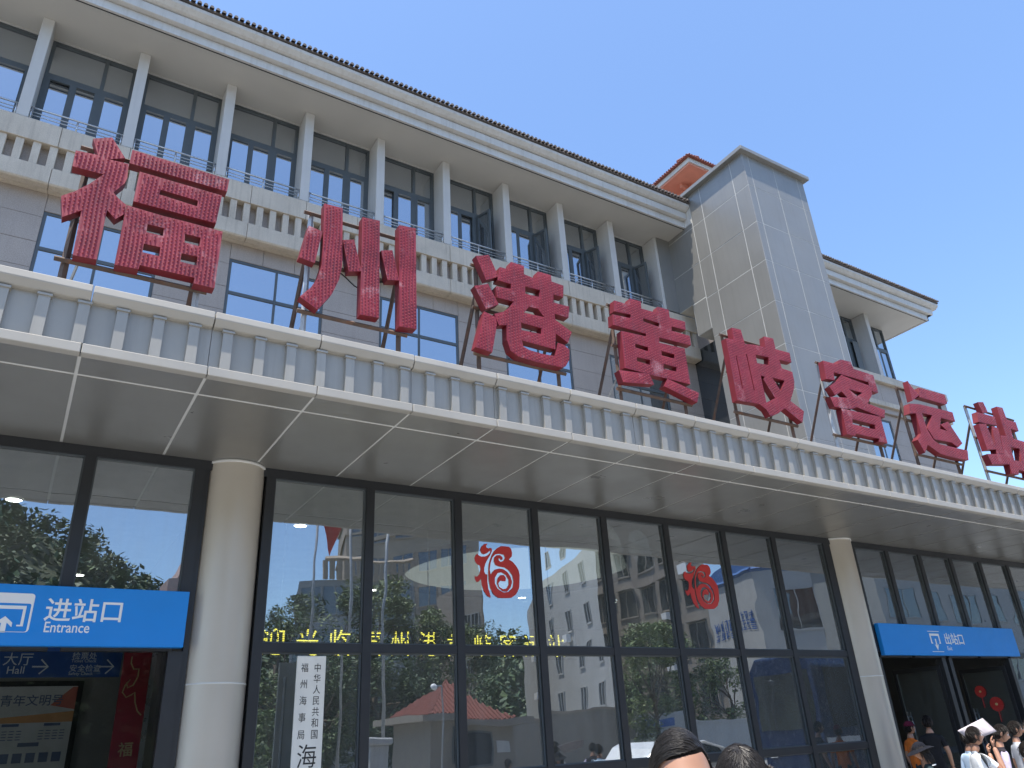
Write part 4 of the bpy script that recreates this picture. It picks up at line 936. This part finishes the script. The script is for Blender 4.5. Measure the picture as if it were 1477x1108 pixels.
# white saloon car
T = thing('parked_car', (13.5, 4.5, 0), 'white saloon car parked in front of the glass, mirrored low near the kiosk', 'car')
car = MB(); prf = [(19.3, .35), (19.3, .75), (19.55, .86), (20.3, .93), (20.75, 1.32), (21.2, 1.45), (22.3, 1.45), (22.9, 1.3), (23.4, .98), (23.75, .92), (23.8, .4)]
nn_ = len(prf); car.add([(x-8, 3.65, z) for x, z in prf]+[(x-8, 5.35, z) for x, z in prf], [(i, (i+1) % nn_, nn_+(i+1) % nn_, nn_+i) for i in range(nn_)]+[tuple(range(nn_-1, -1, -1)), tuple(range(nn_, 2*nn_))]); bevel(car.build('body', 'car_white', T), .06, 2)
MB().add([(12.55, 5.355, .98), (14.95, 5.355, 1.0), (14.70, 5.355, 1.28), (14.20, 5.355, 1.38), (13.20, 5.355, 1.38), (12.90, 5.355, 1.28)], [(0, 1, 2, 3, 4, 5)]).build('side_window', 'glass_plain', T)
for x in (12.2, 14.9):
    for y in (3.7, 5.25): MB().tube((x, y-.1, .32), (x, y+.11, .32), .32, 20).build('wheel', 'rubber', T)
# ---- trees
def make_tree(name, label, loc, h, rx, rz, mat, nleaf=2600, seed=1, trunk=.3, leaf=.16, low=.28, group=None):
    rnd = random.Random(seed); T = thing(name, loc, label, 'tree', group)
    mb = MB(); top = Vector((rnd.uniform(-.3, .3), rnd.uniform(-.3, .3), h*.62)); pr = Vector((0, 0, 0)); R0 = trunk*.5
    for i in range(1, 6):
        p = top*(i/5)+Vector((rnd.uniform(-.1, .1), rnd.uniform(-.1, .1), 0)); mb.tube(pr, p, R0*(1-.13*(i-1)), 8, R0*(1-.13*i)); pr = p
    cl = []
    for i in range(30):
        a = rnd.uniform(0, 6.283); v = rnd.uniform(low, 1.0); rr = rx*math.sqrt(max(.05, 1-((v-.6)/.48)**2))*rnd.uniform(.45, 1.0)
        c = Vector((rr*math.cos(a), rr*math.sin(a), h*v*.96)); cl.append((c, rnd.uniform(.5, 1.0)*rx*.42))
        if i % 2 == 0: mb.tube(top*rnd.uniform(.5, .95), c, R0*.35, 5, R0*.08)
    mb.build('trunk', 'bark', T, loc, smooth=True)
    lv = MB()
    for i in range(nleaf):
        c, r = cl[rnd.randrange(len(cl))]; d = Vector((rnd.gauss(0, 1), rnd.gauss(0, 1), rnd.gauss(0, 1))).normalized()*r*rnd.uniform(.5, 1.05); d.z *= .75; p = c+d
        if p.z > h: p.z = h-rnd.uniform(0, .3)
        u = Vector((rnd.gauss(0, 1), rnd.gauss(0, 1), rnd.gauss(0, .5))).normalized(); v = u.cross(Vector((rnd.gauss(0, .4), rnd.gauss(0, .4), 1))).normalized(); s = leaf*rnd.uniform(.7, 1.4)
        lv.add([p-u*s*1.2, p+v*s*.55, p+u*s*1.2, p-v*s*.55], [(0, 1, 2, 3)], 0 if rnd.random() < .7 else 1)
    lv.build('crown', mat, T, loc); return T
LD, LM, LL = ['leaf_dark', 'leaf_mid'], ['leaf_mid', 'leaf_dark'], ['leaf_light', 'leaf_mid']
gtr = 'trees across the plaza'
for i, (x, y, h, rx, mt, lab) in enumerate(((-3.3, -14, 11.9, 2.5, LD, 'tall dark tree mirrored over the entrance sign'), (-7.5, -15, 12.5, 3.4, LD, 'large dark tree mirrored beyond the entrance door'),
    (11.2, -20, 8.7, 2.6, LM, 'feathery green tree mirrored behind the red flag\'s pole'), (14.4, -21, 9.4, 2.8, LD, 'dark tree mirrored between two flagpoles'), (17.2, -22, 10.9, 3.2, LL, 'tall yellowish-green tree mirrored highest of the grove'), (20.2, -22.5, 10.4, 3.0, LL, 'broad yellowish-green tree next to the tallest of the grove'),
    (23.3, -23, 8.6, 2.4, LD, 'dark tree mirrored behind the gatehouse'), (12.6, -17, 5.6, 2.5, LD, 'low dark tree mirrored behind the white name board'), (19.8, -18, 6.0, 2.8, LD, 'low dark tree mirrored behind the security camera pole'), (16, -18.5, 5.8, 2.6, LD, 'low dark tree standing below the tallest of the grove'),
    (28.9, -12.6, 7.0, 1.7, LL, 'slim yellow-green street tree mirrored before the brown flats'), (34.9, -18.6, 8.1, 2.5, LM, 'round street tree mirrored under the 福 sticker by the exit'), (37.2, -16, 6.2, 2.2, LM, 'spreading street tree mirrored before the white hall'))):
    make_tree('broadleaf_tree', lab, (x, y, 0), h, rx, rx, mt, 9000 if h > 8 else 7000, 11+i, .28+.012*h, .085 if h < 9 else .10, .14, gtr)
p = VX(408, 26); make_tree('shrub', 'rounded bush mirrored beside the white name board', (p[0], p[1], 0), 2.9, 1.3, 1.3, LM, 2400, 91, .1, .075, .1)
# wooded hill behind the plaza
def hz(x, y):
    base = np.interp(x, [-220, -60, -6, 3, 8, 13, 18, 30, 60, 120, 200], [30, 40, 36, 33.5, 29, 26, 23, 18, 18, 17, 10])
    return base*max(0, min(1, (-y-52)/58))**.8 + 1.2*noise.noise(Vector((x*.05, y*.05, 3)))
hm = MB(); NX, NY = 70, 14; P = []
for i in range(NX+1):
    for j in range(NY+1):
        x = -200+380*i/NX; y = -50-90*j/NY; P.append((x, y, hz(x, y)-.3 if j else -1))
hm.add(P, [(i*(NY+1)+j, i*(NY+1)+j+1, (i+1)*(NY+1)+j+1, (i+1)*(NY+1)+j) for i in range(NX) for j in range(NY)])
tag(hm.build('hill', 'hill_soil', smooth=True), kind='structure')
wv_ = MB(); rnd = random.Random(5)
for k in range(1300):
    x = rnd.uniform(-60, 130); y = rnd.uniform(-118, -56); z = hz(x, y)
    if z < 1.5: continue
    r = rnd.uniform(1.6, 3.4)
    for i in range(46):
        d = Vector((rnd.gauss(0, 1), rnd.gauss(0, 1), abs(rnd.gauss(0, 1)))).normalized()*r*rnd.uniform(.6, 1.1); p = Vector((x, y, z))+d
        u = Vector((rnd.gauss(0, 1), rnd.gauss(0, 1), rnd.gauss(0, .6))).normalized(); v = u.cross(Vector((0, 0, 1))).normalized(); s = rnd.uniform(.35, .7)
        wv_.add([p-u*s, p+v*s*.6, p+u*s, p-v*s*.6], [(0, 1, 2, 3)], 0 if rnd.random() < .75 else 1)
tag(wv_.build('hill_forest', LD), 'dark wood covering the hillside, mirrored over the entrance sign', 'forest', kind='stuff')
# ================================================================== people
surf('skin', (0.36, 0.19, 0.12), .5, var=.06, scale=14); surf('lips', (0.36, 0.14, 0.11), .5); surf('hair', (0.016, 0.013, 0.011), .42, var=.3, scale=30); surf('hair_base', (0.010, 0.008, 0.007), .95, spec=0.1); surf('eye_white', (0.7, 0.68, 0.65), .3)
for nm, c in (('cloth_white', (0.74, 0.76, 0.77)), ('cloth_black', (0.016, 0.016, 0.018)), ('cloth_orange', (0.62, 0.16, 0.03)), ('cloth_lilac', (0.55, 0.50, 0.66)), ('cloth_grey', (0.42, 0.44, 0.48)), ('cloth_blue', (0.42, 0.54, 0.68)), ('cloth_vest', (0.03, 0.027, 0.033)), ('cloth_navy', (0.03, 0.035, 0.055)), ('cloth_maroon', (0.10, 0.012, 0.03)), ('cloth_hat', (0.010, 0.011, 0.016)), ('cloth_charcoal', (0.03, 0.047, 0.05)), ('shoe', (0.03, 0.03, 0.03)), ('paper', (0.50, 0.45, 0.46))):
    m_ = surf(nm, c, .9, var=.12, scale=9, bmp=.25, spec=.15)
def lerp(a, b, t): return a+(b-a)*t
def head_fn(s):
    def fn(p, d):
        # d: unit direction, +Y is the face
        x, y, z = p
        if d.z < 0: x *= 1-.28*(-d.z)**1.2*1.0; 
        if d.z < -.2 and d.y < .3: y *= .86                       # nape
        if d.y > 0 and d.z < -.1: y += .006*s                      # jaw and chin forward
        if d.y > .5:
            fx = math.exp(-(d.x/.16)**2)
            y += s*(.026*fx*math.exp(-((d.z+.22)/.17)**2))         # nose
            y += s*.007*math.exp(-((d.z-.22)/.10)**2)              # brow
            for e in (-.36, .36): y -= s*.011*math.exp(-((d.x-e)/.17)**2-((d.z-.03)/.11)**2)   # eye sockets
            y += s*.006*math.exp(-((d.z+.56)/.09)**2)*math.exp(-(d.x/.3)**2)                   # mouth
            y += s*.008*math.exp(-((d.z+.85)/.14)**2)*math.exp(-(d.x/.3)**2)                   # chin
        return Vector((x, y, z))
    return fn
def person(label, head, facing, head_z, top, bottom, sleeve='short', arms=None, hair='short', pitch=0.0, long_hair=False, strands=0, face_detail=True, group=None, hair_back=False, vest=None, skin='skin'):
    """head: plan point of the head; facing: heading the person looks along (radians, 0 = +X)"""
    s = head_z/.94/1.75; rz = facing-math.pi/2
    root = thing('person', (head[0], head[1], 0), label, 'person', group); root.rotation_euler = (0, 0, 0)
    H = 1.75*s; V_ = {}
    def P(n_, x, y, z, rx, ry=None): V_[n_] = (Vector((x, y, z))*s, rx*s, (ry or rx)*s)
    P('pel', 0, 0, .96, .15, .105); P('spi', 0, .0, 1.12, .135, .098); P('che', 0, 0, 1.29, .155, .11); P('nkb', 0, -.015, 1.44, .075, .07); P('nkt', 0, .0, 1.56, .056, .056)
    A = arms or {}
    for sd, nm in ((1, 'R'), (-1, 'L')):
        el, wr = A.get(nm, ((.235, -.03, 1.12), (.25, .06, .87)))
        P('sh'+nm, sd*.165, -.01, 1.395, .066); P('el'+nm, sd*el[0], el[1], el[2], .045); P('wr'+nm, sd*wr[0], wr[1], wr[2], .031)
        P('hp'+nm, sd*.088, 0, .88, .092); P('kn'+nm, sd*.095, .015, .49, .062); P('an'+nm, sd*.10, -.02, .10, .043); P('to'+nm, sd*.115, .13, .04, .04)
    E_ = [('pel', 'spi', 'top'), ('spi', 'che', 'top'), ('che', 'nkb', 'top'), ('nkb', 'nkt', 'skin')]
    for nm in 'RL': E_ += [('che', 'sh'+nm, 'top'), ('sh'+nm, 'el'+nm, 'sleeve'), ('el'+nm, 'wr'+nm, 'fore'), ('pel', 'hp'+nm, 'bot'), ('hp'+nm, 'kn'+nm, 'bot'), ('kn'+nm, 'an'+nm, 'bot'), ('an'+nm, 'to'+nm, 'shoe')]
    names = list(V_); idx = {n_: i for i, n_ in enumerate(names)}
    bm = bmesh.new(); ly = bm.verts.layers.skin.verify(); vs_ = [bm.verts.new(V_[n_][0]) for n_ in names]
    for v, n_ in zip(vs_, names): v[ly].radius = (V_[n_][1], V_[n_][2]); v[ly].use_root = n_ == 'pel'
    for a, b, _ in E_: bm.edges.new((vs_[idx[a]], vs_[idx[b]]))
    me = bpy.data.meshes.new('skel'); bm.to_mesh(me); bm.free()
    tmp = bpy.data.objects.new('skel', me); COL.objects.link(tmp)
    sk = tmp.modifiers.new('skin', 'SKIN'); sk.use_smooth_shade = True; sk.branch_smoothing = .6; su = tmp.modifiers.new('sub', 'SUBSURF'); su.levels = 2
    bpy.context.view_layer.update(); body = bpy.data.meshes.new_from_object(tmp.evaluated_get(bpy.context.evaluated_depsgraph_get())); bpy.data.objects.remove(tmp)
    mats = [top, bottom, skin, 'shoe', 'lips', vest or top, 'hair', 'eye_white']
    lab = {'top': 5 if vest else 0, 'skin': 2, 'bot': 1, 'shoe': 3, 'sleeve': 0, 'fore': 0 if sleeve == 'long' else 2}
    def near(p):
        best = (9, 'top')
        for a, b, l in E_:
            A_, B_ = V_[a][0], V_[b][0]; d = B_-A_; t = max(0, min(1, (p-A_).dot(d)/d.length_squared)); dist = (p-A_-d*t).length/lerp(V_[a][1], V_[b][1], t)
            if l == 'sleeve' and sleeve == 'short' and t > .62: l = 'fore'
            if dist < best[0]: best = (dist, l)
        return best[1]
    mb = MB(); mb.v = [tuple(v.co) for v in body.vertices]
    for p in body.polygons: mb.face(p.vertices, lab[near(p.center)])
    # hands: palm and five fingers, slightly curled
    for nm, sd in (('R', 1), ('L', -1)):
        wv0 = V_['wr'+nm][0]; dr = (wv0-V_['el'+nm][0]).normalized(); cr = dr.cross(Vector((0, 1, .2))); cr.normalize(); nb_ = cr.cross(dr).normalized()
        q = Matrix((cr, nb_, dr)).transposed()
        mb.sphere(wv0+dr*.045*s, .001, 8, 6, 2, lambda p, d: q @ Vector((d.x*.040*s, d.y*.016*s, d.z*.055*s)))
        for i, (off, ln) in enumerate(((-.030, .062), (-.010, .072), (.010, .068), (.028, .052))):
            a = wv0+dr*.085*s+cr*off*s; k1 = a+(dr*.92+nb_*.3)*ln*.5*s; k2 = k1+(dr*.6+nb_*.75)*ln*.5*s
            mb.tube(a, k1, .0085*s, 6, .008*s, 2); mb.tube(k1, k2, .008*s, 6, .006*s, 2)
        a = wv0+dr*.03*s-cr*.03*s; k1 = a+(dr*.6-cr*.7+nb_*.3)*.035*s; mb.tube(a, k1, .0105*s, 6, .009*s, 2); mb.tube(k1, k1+(dr*.85+nb_*.3)*.03*s, .009*s, 6, .007*s, 2)
    # head
    hc = Vector((0, .022, 1.645))*s; Rp = Matrix.Rotation(pitch, 3, 'X'); hr = (.0765*s, .097*s, .117*s); nk = V_['nkt'][0]
    n0 = len(mb.v); f0_ = len(mb.f); mb.sphere(hc, hr, 40, 30, 2, head_fn(s))
    for fi in range(f0_, len(mb.f)):                                # lips coloured by place
        c = sum((Vector(mb.v[i]) for i in mb.f[fi]), Vector())/len(mb.f[fi])-hc
        if c.y > .07*s and abs(c.x) < .024*s and -.072*s < c.z < -.058*s: mb.m[fi] = 4
    for sd in (-1, 1):
        mb.sphere(hc+Vector((sd*.028*s, .083*s, .004*s)), .0125*s, 10, 8, 7); mb.sphere(hc+Vector((sd*.028*s, .0905*s, .004*s)), .0065*s, 8, 6, 6)
        mb.sphere(hc+Vector((sd*.0785*s, -.004*s, -.008*s)), (.011*s, .020*s, .032*s), 10, 8, 2)
        for i in range(6): mb.sphere(hc+Vector((sd*(.016+.005*i)*s, (.094-.0012*i*i*.6)*s, (.024+.003*math.sin(i*.6))*s)), (.0042*s, .003*s, .0028*s), 6, 4, 6)
    for i in range(n0, len(mb.v)): mb.v[i] = tuple(nk+Rp @ (Vector(mb.v[i])-nk))
    off_ = Vector((hc.x, hc.y, 0)); off_ = nk+Rp @ (hc-nk); ofx = Vector((off_.x, off_.y, 0))
    M = Matrix.Translation(Vector((head[0], head[1], 0))) @ Matrix.Rotation(rz, 4, 'Z') @ Matrix.Translation(-ofx)
    def put(mb_, nm, mt, par, sm=True):
        mb_.v = [tuple(M @ Vector(v)) for v in mb_.v]; return mb_.build(nm, mt, par, smooth=sm)
    bo = put(mb, 'body', mats, root)
    # hair: a shell over the skull with an uneven hairline, plus strands where it is seen close
    def hairline(d):                                                 # lowest d.z that carries hair for a direction
        az = d.y                                                     # 1 = front, -1 = nape
        if hair == 'receding':
            u = max(0, min(1, (az+.05)/.50)); u = u*u*(3-2*u); return lerp(lerp(-.64, -.15, max(0, min(1, (az+.7)/.65))), .60-.10*d.x, u)
        return lerp(-.66, .46, max(0, min(1, (az+.35)/1.15)))
    hs = MB(); nu, nv = (110, 80) if strands else (44, 30); keep = {}; Pn = []
    for j in range(nv+1):
        for i in range(nu):
            ph = math.pi*j/nv; t = 2*math.pi*i/nu; d = Vector((math.sin(ph)*math.cos(t), math.sin(ph)*math.sin(t), math.cos(ph)))
            r = 1.045+.02*noise.noise(d*4+Vector((head[0], 0, 0))) if strands else 1.075+.05*noise.noise(d*4+Vector((head[0], 0, 0)))+(.05 if d.z > .3 else 0)
            e = d.z-hairline(d); r = 1.0+(r-1.0)*min(1, e*5+.1) if e > 0 else 1.0+.1*(r-1)+e*.5
            Pn.append((hc+Vector((d.x*hr[0]*r*1.03, d.y*hr[1]*r, d.z*hr[2]*r)), e))
    fs = [(j*nu+i, (j+1)*nu+i, (j+1)*nu+(i+1) % nu, j*nu+(i+1) % nu) for j in range(nv) for i in range(nu)]
    hs.add([p for p, e in Pn], [f_ for f_ in fs if sum(Pn[k][1] for k in f_)/4 > -.16], 1)
    rn = random.Random(int(abs(head[0])*1000)); 
    for k in range(strands if strands else 260):
        d = Vector((rn.gauss(0, 1), rn.gauss(0, 1), rn.gauss(.5, .8))).normalized()
        if d.z < hairline(d)+.02: continue
        n_ = 5 if strands else 3; part = -.25
        flow = Vector((1.0, -.45, -.2)) if (strands and hair == 'receding') else Vector((d.x-part*.4, -.1 if strands else .25, -.55)); flow -= d*flow.dot(d); flow.normalize(); flow += Vector((rn.gauss(0, .10), rn.gauss(0, .10), rn.gauss(0, .05)))
        p = hc+Vector((d.x*hr[0], d.y*hr[1], d.z*hr[2]))*1.05; pr = p; ln = (.10 if strands else .085 if long_hair else .045)*s*rn.uniform(.6, 1.2); lift = rn.uniform(0, .12)
        for i in range(n_):
            q = pr+flow*ln/n_*1.6+d*(ln*.25*lift*(1-i/n_)); rel = q-hc; e = math.sqrt((rel.x/hr[0])**2+(rel.y/hr[1])**2+(rel.z/hr[2])**2)
            if strands: q = hc+rel*((1.075+.05*lift*8*(i+1)/n_)/e); flow = (q-pr).normalized()
            elif e < 1.11: q = hc+rel*(1.11/e)
            flow.z -= (.05 if strands else .16); r0 = (.0016 if strands else .003)*s*(1-i/n_*.8); hs.tube(pr, q, r0, 3, r0*.75, cap=False); pr = q
    if long_hair:
        for k in range(500 if strands else 160):
            a = rn.uniform(math.pi*.95, math.pi*2.05); x = math.cos(a)*.088*s; y = math.sin(a)*.085*s-.005*s
            p = hc+Vector((x, y, rn.uniform(-.02, .06)*s)); b = p+Vector((x*.15+rn.gauss(0, .01), rn.gauss(0, .012)-.01, -.2*s*rn.uniform(.7, 1.1)))
            hs.tube(p, p.lerp(b, .5)+Vector((x*.15, y*.1, 0)), .006*s, 4, .006*s); hs.tube(p.lerp(b, .5)+Vector((x*.15, y*.1, 0)), b, .006*s, 4, .002*s)
    hs.v = [tuple(nk+Rp @ (Vector(v)-nk)) for v in hs.v]
    put(hs, 'hair', ['hair', 'hair_base'], root)
    return root, M, s, hc, Rp, nk, put
def ang(v): return math.atan2(v[1], v[0])
RGT = (RT.x, RT.y)
def at_head(px, py, d): return EYE+ray(px, py)*(d/F_PX)
toward = lambda p, tw=0.0: math.atan2(-p.y, -p.x)+tw
# two people right in front of the camera, only the tops of their heads in the picture
h = at_head(984, 1126, 1.80); person('dark-haired man with high forehead facing us close in front of the glass', (h.x, h.y), toward(h, .18), h.z, 'cloth_navy', 'cloth_charcoal', hair='receding', strands=7000, pitch=-.10)
h = at_head(1074, 1138, 2.0); person('woman with dark parted hair close beside the high-foreheaded man', (h.x, h.y), toward(h, -.05), h.z, 'cloth_grey', 'cloth_navy', long_hair=True, strands=6000, pitch=-.12)
# group by the exit
h = at_head(1405, 1062, 9.0); R0_ = person('man in white T-shirt shading his face under a paper sheet near the exit', (h.x, h.y), ang(RGT)-.15, h.z, 'cloth_white', 'cloth_navy', arms={'R': ((.23, .20, 1.18), (.10, .20, 1.50))}, pitch=.05)
wp = R0_[1] @ (Vector((.06, .17, 1.60))*R0_[2])
PS = thing('paper_sheet', (wp.x, wp.y, wp.z), 'pale pink paper sheet held over a head as sunshade near the exit', 'paper')
c4 = [at_head(1381, 1054, 9.12), at_head(1417, 1036, 9.5), at_head(1437.5, 1055, 9.35), at_head(1401, 1070, 9.14)]
mb = MB(); N_ = 6; Pq = []
for i in range(N_+1):
    for j in range(N_+1):
        u, v = i/N_, j/N_; p = c4[0].lerp(c4[1], u).lerp(c4[3].lerp(c4[2], u), v); Pq.append(p+Vector((0, 0, .03*math.sin(math.pi*u)*math.sin(math.pi*v))))
mb.add(Pq, [(i*(N_+1)+j, (i+1)*(N_+1)+j, (i+1)*(N_+1)+j+1, i*(N_+1)+j+1) for i in range(N_) for j in range(N_)]); po = mb.build('sheet', 'paper', PS, smooth=True); md = po.modifiers.new('t', 'SOLIDIFY'); md.thickness = .002
h = at_head(1396, 1064, 9.7); person('person in pale blue shirt half hidden behind the white T-shirt man', (h.x, h.y), ang(RGT)+.1, h.z, 'cloth_blue', 'cloth_navy', arms={'R': ((.24, .16, 1.15), (.12, .22, 1.42))})
h = at_head(1443, 1057, 9.5); person('man in dark vest over lilac shirt looking down near the exit', (h.x, h.y), ang(RGT)-.35, h.z, 'cloth_lilac', 'cloth_navy', sleeve='long', vest='cloth_vest', pitch=-.3)
h = at_head(1464, 1052, 10.6); person('close-cropped man in grey shirt standing behind the vest man', (h.x, h.y), ang(RGT)-.2, h.z, 'cloth_grey', 'cloth_navy')
h = at_head(1489, 1052, 8.8); person('person in white shirt farthest from the exit column in the waiting group', (h.x, h.y), ang(RGT)+2.4, h.z, 'cloth_white', 'cloth_charcoal')
h = at_head(1482, 1084, 8.0); person('short person in white top in front of the vest man', (h.x, h.y), ang(RGT)+.3, h.z, 'cloth_white', 'cloth_charcoal')
# by the exit column
h = at_head(1337, 1042, 13.6); person('man in black T-shirt seen from behind at the open exit door', (h.x, h.y), ang((FWD.x, FWD.y))-.35, h.z, 'cloth_black', 'cloth_black')
h = at_head(1312, 1050, 13.9); q = person('person in orange top and maroon cap beside the exit column', (h.x, h.y), ang(RGT)+.1, h.z, 'cloth_orange', 'cloth_charcoal')
root, M, s, hc, Rp, nk, put = q
def capfn(p, d): return p
mb = MB(); mb.sphere(hc+Vector((0, -.002, .035))*s, (.089*s, .108*s, .10*s), 24, 14)
mb.f = [f_ for f_ in mb.f if sum(mb.v[k][2] for k in f_)/4 > hc.z+.035*s]; mb.m = [0]*len(mb.f)
mb.add([Vector((hc.x+.085*s*math.sin(t)*(1), hc.y+(.07+(0 if k == 0 else .10*math.cos(t)))*s, hc.z+(.045 if k == 0 else .03)*s)) for k in (0, 1) for t in [(-1.3+2.6*i/8) for i in range(9)]], [(i, i+1, 10+i, 9+i) for i in range(8)])
put(mb, 'cap', 'cloth_maroon', root)
h = at_head(1328, 1083, 9.2); q = person('woman in wide-brimmed dark sunhat and charcoal top near the exit column', (h.x, h.y), ang((-RT.x, -RT.y))-.3, h.z, 'cloth_charcoal', 'cloth_black', long_hair=True, pitch=-.25)
root, M, s, hc, Rp, nk, put = q
mb = MB(); mb.sphere(hc+Vector((0, 0, .03))*s, (.095*s, .112*s, .115*s), 28, 14); mb.f = [f_ for f_ in mb.f if sum(mb.v[k][2] for k in f_)/4 > hc.z+.045*s]; mb.m = [0]*len(mb.f)
P0 = []; nn = 28
for k, (rr, dz) in enumerate(((.098, .05), (.15, .035), (.205, .005))):
    for i in range(nn): t = 2*math.pi*i/nn; P0.append(hc+Vector((rr*math.cos(t), rr*1.1*math.sin(t), dz+(.014*math.sin(2*t+.6) if k == 2 else 0)))*s)
mb.add(P0, [(k*nn+i, k*nn+(i+1) % nn, (k+1)*nn+(i+1) % nn, (k+1)*nn+i) for k in range(2) for i in range(nn)])
mb.v = [tuple(nk+Rp @ (Vector(v)-nk)) for v in mb.v]; ho = put(mb, 'sunhat', 'cloth_hat', root)
st = MB()
for i in range(14):
    a0, a1 = [math.pi*(.1+.8*k/14) for k in (i, i+1)]
    st.tube(Vector((.125*math.cos(a0), -.02-.115*math.sin(a0)*.9, 1.43+.015*math.sin(a0)))*s, Vector((.125*math.cos(a1), -.02-.115*math.sin(a1)*.9, 1.43+.015*math.sin(a1)))*s, .008*s, 5)
put(st, 'collar_stripe', 'cloth_white', root)
